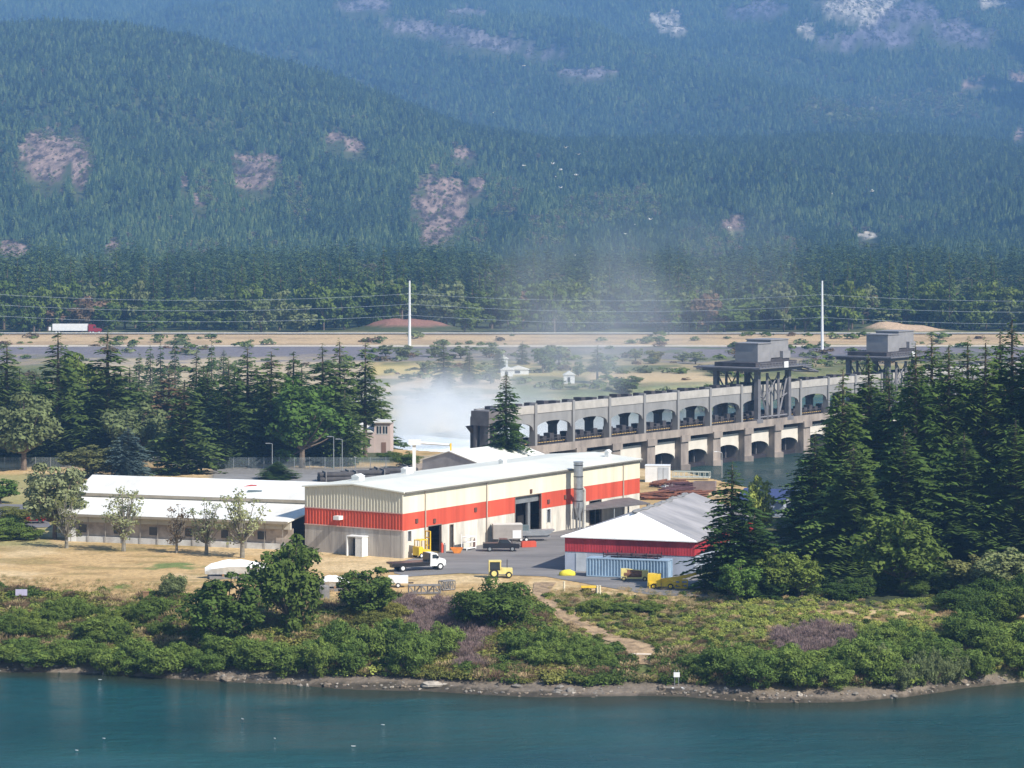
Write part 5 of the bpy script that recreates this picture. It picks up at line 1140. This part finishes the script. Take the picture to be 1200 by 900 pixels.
def yellow_gear():
    p = at(759, 690, 0); e = empty('boom_lift', p[:2]+(.0,), -.1, 'bright yellow boom machine in front of the blue container end', 'machine')
    m = MB(); m.box(0,1.7,0,1.6,.3,1.9); m.box(.2,.6,-.1,1.7,.0,.9); m.build('counterweight', yel, e)
    m = MB(); m.box(1.8,3.6,.2,1.5,.3,.9); m.build('chassis', yel, e)
    m = MB(); m.prism([(1.2,.6),(4.2,1.2),(6.6,1.9),(6.6,2.2),(4.0,1.6),(1.2,1.2)], .5, .9); m.bar((4.6,.7,.1),(4.0,.7,1.5),.25); m.bar((2.6,.7,1.2),(4.4,.2,.3),.2); m.build('boom', yel, e)
    m = MB()
    for z in (.2,.7,1.2): m.bar((3.6,-.4,z),(5.2,-.4,z),.09); m.bar((3.6,.5,z),(5.2,.5,z),.09)
    for x in (3.6,4.4,5.2): m.bar((x,-.4,.2),(x,-.4,1.2),.09); m.bar((x,.5,.2),(x,.5,1.2),.09)
    m.build('basket', yel, e)
    for x in (.8,3.0): wheel(e, x, -.05, .36, .26, rim=yel)
    p = at(726, 681, 0); e = empty('concrete_mixer', p[:2]+(.0,), .0, 'rusty yellow engine set with drum beside the boom machine', 'machine')
    m = MB(); m.cyl((.6,.6,.9),(3.0,.6,.9),.55,n=14); m.build('drum', M('rust_brown',(0.2,0.1,0.06),var=.3,scale=2), e)
    m = MB(); m.box(.2,1.0,.1,1.1,.6,1.6); m.box(3.0,3.9,.1,1.1,.5,1.4); m.box(.2,3.9,.1,.2,.3,.5); m.bar((1,.1,1.6),(3,.1,1.4),.1); m.build('housing', yelp, e)
    for x in (.6,3.4): wheel(e, x, 0, .3, .2, rim=yelp)
    p = at(665, 674.5, 0); o = MB(); o.blob((0,0,.2),(1.15,.8,.55),14,8,.12,4); ob = o.build('tarp_heap', M('yellow_tarp',(0.78,0.66,0.06),var=.1), smooth=True, loc=p[:2]+(.05,)); tag(ob, 'low heap under a bright yellow tarp at the shed corner', 'heap')
    p = at(681, 694, 0); e = empty('barrier', p[:2]+(.0,), .05, 'low yellow-topped work bench on the dirt below the asphalt', 'bench')
    m = MB(); m.box(0,2.1,0,.9,.55,.75); m.build('top', yel, e)
    for x in (.1,1.9): m = MB(); m.box(x,x+.1,.1,.8,-.2,.55); m.build('leg', blackp, e)
    for px, l in ((661,'pale short marker post left of the yellow bench'),(700,'pale short marker post right of the yellow bench'),(703,'second pale marker post right of the yellow bench')):
        p = at(px, 697 if px > 690 else 692, 0); m = MB(); m.cyl((0,0,-.3),(0,0,1.1),.13,n=10); m.cyl((0,0,1.1),(0,0,1.2),.15,n=10); o = m.build('marker_post', M('post_cream',(0.7,0.62,0.45)), loc=p); tag(o, l, 'post')
yellow_gear()
def rack(px, py, w_, h, rz, label, mt):
    p = at(px, py, 0); e = empty('steel_truss', p[:2]+(.05,), rz, label, 'steel frame')
    m = MB(); n = 5
    for y in (0,1.0):
        m.bar((0,y,.1),(w_,y,.1),.13); m.bar((0,y,h),(w_,y,h),.13)
        for i in range(n+1): x = w_*i/n; m.bar((x,y,.1),(x,y,h),.1)
        for i in range(n): m.bar((w_*i/n,y,.1 if i%2 else h),(w_*(i+1)/n,y,h if i%2 else .1),.08)
    for i in range(n+1): m.bar((w_*i/n,0,h),(w_*i/n,1,h),.1)
    m.build('frame', mt, e)
gm_ = M('weathered_grey_steel',(0.2,0.19,0.18),var=.2,scale=2)
rack(479, 697, 4.1, 1.1, .08, 'grey lattice steel frame lying above the bank, left one', gm_)
rack(519, 693, 1.9, 1.2, .6, 'grey steel frame leaning beside the longer lattice frame', gm_)
rack(404, 686, 3.2, 1.3, .1, 'dark steel frame behind the slim open-crowned bank tree', blackp)
def boats():
    wt = M('white_tarpaulin',(0.80,0.79,0.76),var=.05,scale=.6,bump=.3,bscale=1.2)
    def hull(px, py, L, W, h, rz, label, cover=True):
        p = at(px, py, 0); e = empty('covered_boat', p[:2]+(0,), rz, label, 'boat')
        m = MB(); n = 12; 
        for i in range(n+1):
            t = i/n; ww = W*(1-max(0,(.35-t)/.35)**2*.85)/2; hh = h*(.62+.42*math.sin(math.pi*t**.75)+.012*math.sin(i*2.1))
            m.v += [(L*t,-ww*.6,.6),(L*t,-ww,hh*.8),(L*t,-ww*.55,hh*1.05),(L*t,0,hh*1.2+.03*math.sin(i*2.3)),(L*t,ww*.55,hh*1.05),(L*t,ww,hh*.8),(L*t,ww*.6,.6)]
        for i in range(n):
            for j in range(6): a = i*7+j; m.f.append((a, a+7, a+8, a+1))
            m.f.append((i*7+6, i*7+13, i*7+7, i*7))
        m.f.append(tuple(range(6,-1,-1))); m.f.append(tuple(range(n*7, n*7+7)))
        m.build('hull_cover', wt, e)
        for x in (L*.25,L*.5,L*.75): m = MB(); m.box(x-.15,x+.15,-W*.35,W*.35,-.3,.62); m.build('cradle', wood, e)
        m = MB(); m.box(.5,L-.3,-W*.45,W*.45,-.2,.35); m.build('trailer_frame', gm_, e)
    hull(240, 678, 9.5, 3.0, 2.0, .22, 'white tarp-covered boat at the edge of the field, left of the bank trees')
    hull(296, 684, 7.5, 2.8, 1.9, .1, 'second white-covered boat, between the two dark bank trees')
    hull(372, 692, 4.6, 2.4, 1.6, .05, 'short white-covered boat right of the tallest bank tree')
    p = at(371, 704, 0); e = empty('round_tank', (p[0],p[1],gz(p[0],p[1])), 0, 'upright grey steel tank in front of the short covered boat', 'tank')
    m = MB(); m.cyl((.8,0,0),(.8,0,1.9),.85,n=16); m.cyl((.8,0,1.9),(.8,0,2.1),.85,.4,n=16); m.build('shell', gm_, e); m = MB(); m.cyl((.8,0,2.1),(.8,0,2.3),.25,n=10); m.build('hatch', blackp, e)
    p = at(455, 689, 0); e = empty('white_trailer', p[:2]+(.0,), .02, 'small white flat trailer just below the flatbed truck', 'trailer')
    m = MB(); m.box(0,2.6,0,1.5,.6,1.5); m.build('body', whitep, e); m = MB(); m.box(2.6,3.3,.6,.9,.5,.65); m.build('drawbar', blackp, e)
    wheel(e, 1.3, 0.05, .33, .2)
boats()
def scrap():
    rnd = random.Random(8); rust = M('rusty_steel',(0.26,0.10,0.055),c2=(0.10,0.05,0.04),scale=1.5,rough=.9); rd = M('rust_dark',(0,0,0))
    k = 0
    for i, (px, py, L, rz, l) in enumerate(((756,585,6,.3,'nearest pile of rusty beams right of the workshop end'),(775,579,6,.1,'middle pile of rusty beams in the scrap yard'),(765,571,6.5,.2,'rear pile of rusty beams below the white tank box'),(790,573,6,-.1,'rusty beam pile next to the grey walled bin'),(800,583,5.5,.2,'rusty scrap heap nearest the grey shed roof'))):
        p = at(px, py, 0); m = MB()
        for q in range(26):
            x = rnd.uniform(-1.5,1.5); y = rnd.uniform(-1.8,1.8); z = rnd.uniform(.1,1.0); a = rnd.uniform(-.6,.6)
            m.bar((x,y,z),(x+L*math.cos(a)*rnd.uniform(.5,1),y+L*math.sin(a)*.6,z+rnd.uniform(-.3,.4)),rnd.uniform(.1,.28))
        o = m.build('scrap_pile', rust if i % 2 == 0 else rd, loc=p[:2]+(0,)); o.rotation_euler.z = rz; tag(o, l, 'scrap pile')
    p = at(756, 565, 0); e = empty('white_tank_box', p[:2]+(0,), -.1, 'large white steel box standing in the scrap yard by the dam', 'container')
    m = MB(); m.box(0,4.6,0,3.0,0,3.0); m.box(-.06,4.66,-.06,3.06,3.0,3.12); m.build('body', whitep, e)
    m = MB(); m.box(2.4,4.4,-.07,-.01,.2,2.8); m.build('door', M('door_grey_white',(0,0,0)), e); m = MB(); m.bar((3.4,-.1,.3),(3.4,-.1,2.7),.05); m.build('lock_bar', steel, e)
    p = at(788, 562, 0); e = empty('gangway', p[:2]+(.1,), -.25, 'long pale gangway section lying beside the white steel box', 'gangway')
    m = MB(); m.box(0,7,0,1.6,.3,.5)
    for y in (0,1.6):
        m.bar((0,y,1.4),(7,y,1.4),.1)
        for i in range(8): m.bar((i,y,.4),(i,y,1.4),.08)
    m.build('truss', M('pale_green_grey',(0.45,0.47,0.42)), e)
    p = at(786, 572, 0); o = MB(); o.blob((0,0,.3),(1.7,1.0,.7),14,8,.3,9); ob = o.build('tarp_heap', whitep, loc=p[:2]+(0,)); tag(ob, 'crumpled white tarp heap on the rusty scrap', 'heap')
    p = at(812, 577, 0); e = empty('concrete_bin', p[:2]+(0,), -.15, 'grey walled storage bin right of the scrap piles', 'bin')
    m = MB(); m.box(0,4,0,.2,-.2,1.8); m.box(0,.2,.2,3,-.2,1.8); m.box(3.8,4,.2,3,-.2,1.8); m.box(.2,3.8,2.8,3,-.2,1.8); m.build('wall', c_ := M('bin_brown_grey',(0.22,0.17,0.16),var=.2), e)
    p = at(846, 560, 0); e = empty('lamp_post', p[:2]+(0,), 0, 'slim lamp post at the channel edge in front of the dam piers', 'lamp post')
    m = MB(); m.cyl((0,0,0),(0,0,4.8),.09,n=8); m.build('post', steel, e); m = MB(); m.cyl((0,0,4.8),(-1,0,5.0),.05,n=6); m.build('arm', steel, e); m = MB(); m.box(-1.5,-.9,-.15,.15,4.92,5.05); m.build('lamp_head', whitep, e)
scrap()
def left_bits():
    # chain-link fence
    A = at(-30, 549, 0); Bf = at(470, 549, 0); C2 = at(562, 541, 0)
    def run(P, Q, label, h=2.1):
        d = Vector((Q[0]-P[0], Q[1]-P[1], 0)); L = d.length; e = empty('chain_link_fence', P, math.atan2(d.y,d.x), label, 'fence')
        n = int(L/3)
        for i in range(n+1): m = MB(); m.cyl((L*i/n,0,-.2),(L*i/n,0,h+.15),.06,n=6); m.build('post', steel, e)
        m = MB()
        for j in range(15): m.box(0,L,-.012,.012,.05+h*j/14,.075+h*j/14)
        for i in range(int(L/.3)): m.box(i*.3,i*.3+.022,-.035,-.02,.05,h)
        m.build('mesh', M('fence_wire',(0.36,0.42,0.44),rough=.5,metal=.3), e)
    run(A, Bf, 'long chain-link fence in front of the left tree group'); run(Bf, C2, 'chain-link fence section running from the house towards the dam')
    # parked cars behind fence
    rnd = random.Random(4); i = 0
    for px, mt, l in ((66,'white','white car behind the fence under the left trees'),(178,'pale','pale van behind the fence beside the blue spruce'),(188,'blue','blue car behind the fence right of the spruce'),(262,'white','white car parked under the dark conifers'),(285,'white','white car parked right of the first one under the conifers'),(318,'grey','grey car behind the fence in front of the maple'),(392,'white','white car at the trunks left of the house')):
        p = at(px, 541, 0); cm_ = {'white':whitep,'pale':M('pale_paint',(0.6,0.64,0.66),rough=.4),'blue':M('blue_car_paint',(0.10,0.2,0.36),rough=.3),'grey':M('grey_car_paint',(0.3,0.31,0.33),rough=.3)}[mt]
        e = empty('parked_car', p, rnd.uniform(-.1,.1), l, 'car'); m = MB(); m.prism([(0,.4),(4.5,.4),(4.6,.8),(4.4,.95),(3.5,1.02),(2.9,1.45),(1.3,1.48),(.5,1.05),(0,1.0)], 0, 1.75); m.build('body', cm_, e)
        m = MB(); m.prism([(.8,1.05),(3.3,1.05),(2.8,1.38),(1.4,1.40)], -.02, .015); m.build('window', G, e)
        for x in (.85,3.65): wheel(e, x, .12, .34, .2, rim=steel)
    redc = M('red_car_paint',(0.42,0.02,0.03),rough=.3,var=.05)
    pickup(20, 614, .05, redc, 'red car in the parking lot at the left edge', False)
    pickup(33, 611, .05, redc, 'second red car, right of the first in the left parking lot', False)
    pickup(6, 610, .05, M('grey_car_paint',(0,0,0)), 'grey car in the left parking lot', False)
    p = at(25, 697, 0); z = gz(p[0],p[1]); e = empty('notice_board', (p[0],p[1],z), 0, 'small lilac-grey notice board at the field edge, far left', 'sign')
    m = MB(); m.box(-.75,.75,-.06,.06,.9,1.7); m.build('panel', M('lilac_panel',(0.45,0.42,0.55)), e)
    for x in (-.6,.5): m = MB(); m.box(x,x+.1,.06,.14,-.3,1.6); m.build('post', wood, e)
    p = at(171, 709); o = MB().box(-.35,.35,-.2,.2,-.5,1.6).box(-.39,.39,-.24,.24,1.6,1.72).build('wooden_post', wood, loc=p); tag(o, 'thick brown wooden post at the field edge', 'post')
    p = at(793, 807); e = empty('warning_sign', p, 0, 'small white sign on a post beside the moored rowing boat', 'sign')
    m = MB(); m.box(-.35,.35,-.05,0,1.0,1.55); m.build('panel', whitep, e)
    for x in (-.25,.2): m = MB(); m.box(x,x+.06,.0,.06,-.3,1.8); m.build('post', steel, e)
    e = empty('rowing_boat', (p[0],p[1]-1.0,WZ+.25), .1, 'dark rowing boat pulled up on the shore below the white sign', 'boat')
    m = MB(); n = 10; 
    for i in range(n+1):
        t = i/n; ww = .65*math.sin(math.pi*min(1,t*.8+.2))**.6+.02; x = -1.4+3.0*t; m.v += [(x,-ww,.55),(x,-ww*.6,.05),(x,ww*.6,.05),(x,ww,.55),(x,ww*.85,.5),(x,ww*.5,.15),(x,-ww*.5,.15),(x,-ww*.85,.5)]
    for i in range(n):
        for j in range(8): a = i*8+j; b = i*8+(j+1)%8; m.f.append((a, a+8, b+8, b))
    m.f.append(tuple(range(7,-1,-1))); m.f.append(tuple(range(n*8, n*8+8)))
    m.build('hull', M('dark_boat',(0.16,0.14,0.12)), e)
    m = MB(); m.box(-.6,-.35,-.55,.55,.42,.47); m.box(.5,.75,-.55,.55,.42,.47); m.build('thwart', whitep, e)
    # driftwood log lying on the path
    a = at(735, 771); m = MB(); m.cyl((0,0,.2),(3.6,-.3,.2),.13,.09,n=8); o = m.build('driftwood_log', M('bleached_wood',(0.62,0.55,0.46)), loc=a); tag(o, 'bleached log lying across the foot of the gravel path', 'log')
    for px, py, r, l in ((319,796,.0,''),(506,806,1.4,'long white boulder at the waterline left of centre'),(38,783,1.5,'white boulder on the left beach'),(452,0,0,'')):
        if r: p = at(px, py); o = MB(); o.blob((0,0,.1),(r,r*.5,.42),10,7,.2,px); ob = o.build('boulder', M('stone_pale',(0,0,0)), loc=p); tag(ob, l, 'boulder')
    # street lamps
    for px, py, top, l in ((319,551,520,'grey street lamp in front of the fence, below the maple'),(391,551,512,'pale street lamp beside the house trees'),(401,551,515,'second pale street lamp beside the house trees')):
        p = at(px, py, 0); h = HC-(top-YH)*p[1]/F; e = empty('street_lamp', p, 0, l, 'street lamp'); m = MB(); m.cyl((0,0,-.2),(0,0,h),.1,.07,n=8); m.build('post', steel, e); m = MB(); m.cyl((0,0,h),(-.7,0,h+.1),.05,n=6); m.build('arm', steel, e); m = MB(); m.box(-1.3,-.5,-.15,.15,h+.02,h+.16); m.build('lamp_head', steel, e)
    # truck crane behind the workshop and dark tank cars
    p = at(492, 560, 0); e = empty('mobile_crane', (p[0],p[1]-30,0), 0.0, 'white boom truck standing behind the workshop roof', 'crane')
    m = MB(); m.box(-2,3,-1,1,.5,2.0); m.build('chassis', whitep, e); m = MB(); m.box(-.3,.3,-.3,.3,2,8.6); m.box(-1.0,1.2,-.6,.6,8.6,9.6); m.build('mast', whitep, e)
    m = MB(); m.bar((.5,0,9.0),(6.5,0,8.6),.3); m.build('boom', whitep, e); m = MB(); m.box(6.4,6.7,-.3,.3,7.2,8.9); m.build('boom_tip', yel, e)
    for x in (-1.2,2.2): wheel(e, x, -1, .45)
    rnd = random.Random(12)
    for i, (px, py, L, l) in enumerate(((375,565,8,'dark steel drum bundle leftmost behind the workshop roof'),(402,563,9,'dark tarred pipe bundle second behind the workshop roof'),(436,560,9,'dark tarred pipe bundle third behind the workshop roof'),(470,557,7,'dark tarred pipe bundle nearest the boom truck'))):
        p = at(px, py, 0); e = empty('pipe_bundle', p, .25, l, 'pipes'); m = MB()
        for q in range(7): m.cyl((0,.9*(q%4)+.45*(q//4),.5+.75*(q//4)),(L,.9*(q%4)+.45*(q//4),.5+.75*(q//4)),.42,n=10)
        m.build('pipe', M('tarred_pipe',(0.07,0.065,0.065),var=.3), e)
        m = MB(); m.box(1,1.2,-.5,3.3,0,1.9); m.box(L-1.2,L-1,-.5,3.3,0,1.9); m.build('strap', gm_, e)
    for px, l in ((553,'orange safety barrel right end of the dry strip'),(250,'orange shrub patch behind the white roof')): pass
    # low hedge behind the workshop
    p = at(470, 541, 0)
    for px, w_, l in ((455,26,'clipped green hedge beside the two-storey house'),(475,34,'low green hedge in front of the spray')): tree_px('shrub1', px, 560 if px < 470 else 540, 528, w_, 'hedge', l, 'hedge', mat=G_LEAF)
    tree_px('shrub2', 78, 506, 562, 30, 'shrub', 'reddish shrub beside the left parking lot', 'bush', mat=G_BROWN)
    rs = random.Random(31)
    for px in (8,26,44,60,20,50,4): tree_px('shrub%d' % rs.randrange(3), px, rs.uniform(428,500), rs.uniform(575,600), rs.uniform(26,44), 'shrub', 'yellow-green shrub around the left parking lot', 'bush', 'shrubs around the left parking lot', rs.choice((G_OLIVE,G_BRAM,G_SAGE)))
    for px, top in ((8,604),(28,616),(2,620)): tree_px('shrub0', px, 415, top, 44, 'shrub', 'dark grey-green bush in front of the left parking lot', 'bush', 'bushes in front of the left parking lot', G_WILL)
left_bits()
# gulls over the dam and on the river
def gull(loc, s, rz, flap, label, grp):
    e = empty('gull', loc, rz, label, 'bird', grp, (s,s,s))
    m = MB(); m.blob((0,0,0),(.30,.10,.09),8,6,.0,1); m.blob((.32,0,.04),(.09,.07,.07),6,5,0,1); m.prism([(-.28,-.02),(-.48,.0),(-.48,.03),(-.28,.03)], -.09, .09); m.build('body', whitep, e, smooth=True)
    m = MB()
    if flap is not None:
        for sg in (-1,1): m.v += [(.12,sg*.06,.03),(.15,sg*.4,.03+flap*.3),(-.02,sg*.75,.03+flap*.15),(-.10,sg*.4,.03+flap*.28),(-.10,sg*.06,.03)]; k = len(m.v)-5; m.f.append((k,k+1,k+2,k+3,k+4))
    else:
        for sg in (-1,1): m.v += [(.12,sg*.09,.07),(-.4,sg*.05,.09),(-.1,sg*.11,.0)]; k = len(m.v)-3; m.f.append((k,k+1,k+2))
    m.build('wing', M('gull_grey',(0.6,0.62,0.64)), e)
rnd = random.Random(2)
for px, py in ((614,77),(663,173),(678,181),(614,194),(648,192),(657,199),(651,207),(675,205),(657,220),(744,263),(762,257),(733,274),(674,299),(975,227),(1022,224),(578,132),(855,267)):
    Y = rnd.uniform(560, 640); gull(((px-CX)/F*Y, Y, HC-(py-YH)*Y/F), 1.1, rnd.uniform(0,6.2), rnd.uniform(.3,1.2), 'white gull in flight high over the spillway', 'gulls flying over the spillway')
for px, py in ((449,850),(414,875),(322,866),(284,843),(122,866),(90,880),(117,797)):
    X, Y, z = at(px, py, WZ); gull((X, Y, WZ+.06), .55, rnd.uniform(0,6.2), None, 'white gull floating on the open river', 'gulls floating on the river')
# ------------------------------------------------------------------ white water, spray and haze
m = MB(); pts = []
for i in range(40):
    a = 6.283*i/40; r_ = 1+.18*math.sin(3*a+1)+.1*math.sin(7*a); pts.append((-12+34*r_*math.cos(a), 650+52*r_*math.sin(a), WZ+.06))
m.poly(pts); o = m.build('white_water', M('foam_white',(0.85,0.88,0.88),c2=(0.35,0.55,0.58),scale=.25,bump=.6,bscale=1.0,thr=(.3,.5))); tag(o, 'churning white water in the channel beyond the dam', 'white water', kind='stuff')
def vol_obj(name, c, r, dens_, col, scale, label, rot=0):
    m = MB(); m.blob((0,0,0),(1,1,1),20,12,0,0); mt = bpy.data.materials.new(name); mt.use_nodes = True; N = mt.node_tree.nodes; L = mt.node_tree.links
    N.remove(N['Principled BSDF']); pv = N.new('ShaderNodeVolumePrincipled'); L.new(pv.outputs[0], N['Material Output'].inputs['Volume'])
    pv.inputs['Color'].default_value = (*col, 1); pv.inputs['Anisotropy'].default_value = 0.1
    tc = N.new('ShaderNodeTexCoord'); ln = N.new('ShaderNodeVectorMath'); ln.operation = 'LENGTH'; L.new(tc.outputs['Object'], ln.inputs[0])
    mr = N.new('ShaderNodeMapRange'); mr.inputs[1].default_value = 1.0; mr.inputs[2].default_value = 0.2; mr.inputs[3].default_value = 0; mr.inputs[4].default_value = 1; mr.interpolation_type = 'SMOOTHSTEP'; L.new(ln.outputs['Value'], mr.inputs[0])
    ge = N.new('ShaderNodeNewGeometry'); ns = N.new('ShaderNodeTexNoise'); ns.inputs['Scale'].default_value = scale; ns.inputs['Detail'].default_value = 3; L.new(ge.outputs['Position'], ns.inputs[0])
    m2 = N.new('ShaderNodeMapRange'); m2.inputs[1].default_value = 0.44; m2.inputs[2].default_value = 0.64; m2.inputs[3].default_value = 0.03; m2.inputs[4].default_value = 1; L.new(ns.outputs['Fac'], m2.inputs[0])
    a = N.new('ShaderNodeMath'); a.operation = 'MULTIPLY'; L.new(mr.outputs[0], a.inputs[0]); L.new(m2.outputs[0], a.inputs[1])
    b = N.new('ShaderNodeMath'); b.operation = 'MULTIPLY'; L.new(a.outputs[0], b.inputs[0]); b.inputs[1].default_value = dens_; L.new(b.outputs[0], pv.inputs['Density'])
    o = m.build(name, mt, loc=c); o.scale = r; o.rotation_euler = rot if rot else (0,0,0); tag(o, label, 'spray', kind='stuff')
vol_obj('spray_mist', (-14, 665, -3), (38, 54, 21), 0.085, (1,1,1), .07, 'dense white spray rising from the water beyond the dam')
vol_obj('spray_mist', (22, 648, -2), (78, 26, 11), 0.05, (1,1,1), .08, 'low spray lying along the far side of the dam', (0,0,DRZ))
vol_obj('spray_mist', (12, 735, 12), (55, 58, 40), 0.014, (.97,.98,1.0), .035, 'thin veil of spray drifting over the land beyond the dam')
vol_obj('spray_mist', (55, 900, 30), (64, 80, 46), 0.005, (0.85,0.90,1.0), .025, 'faint smoke-like spray drifting up before the far forest', )
m = MB(); m.box(-4200, 4200, -120, 11700, -14, 2400)
hz = bpy.data.materials.new('haze_air'); hz.use_nodes = True; N = hz.node_tree.nodes; L = hz.node_tree.links; N.remove(N['Principled BSDF'])
pv = N.new('ShaderNodeVolumePrincipled'); pv.inputs['Density'].default_value = HAZE_D; pv.inputs['Color'].default_value = (*HAZE_C, 1); pv.inputs['Anisotropy'].default_value = 0.0; L.new(pv.outputs[0], N['Material Output'].inputs['Volume'])
o = m.build('haze', hz); tag(o, 'pale blue air between the camera and the far hills', 'haze', kind='stuff')
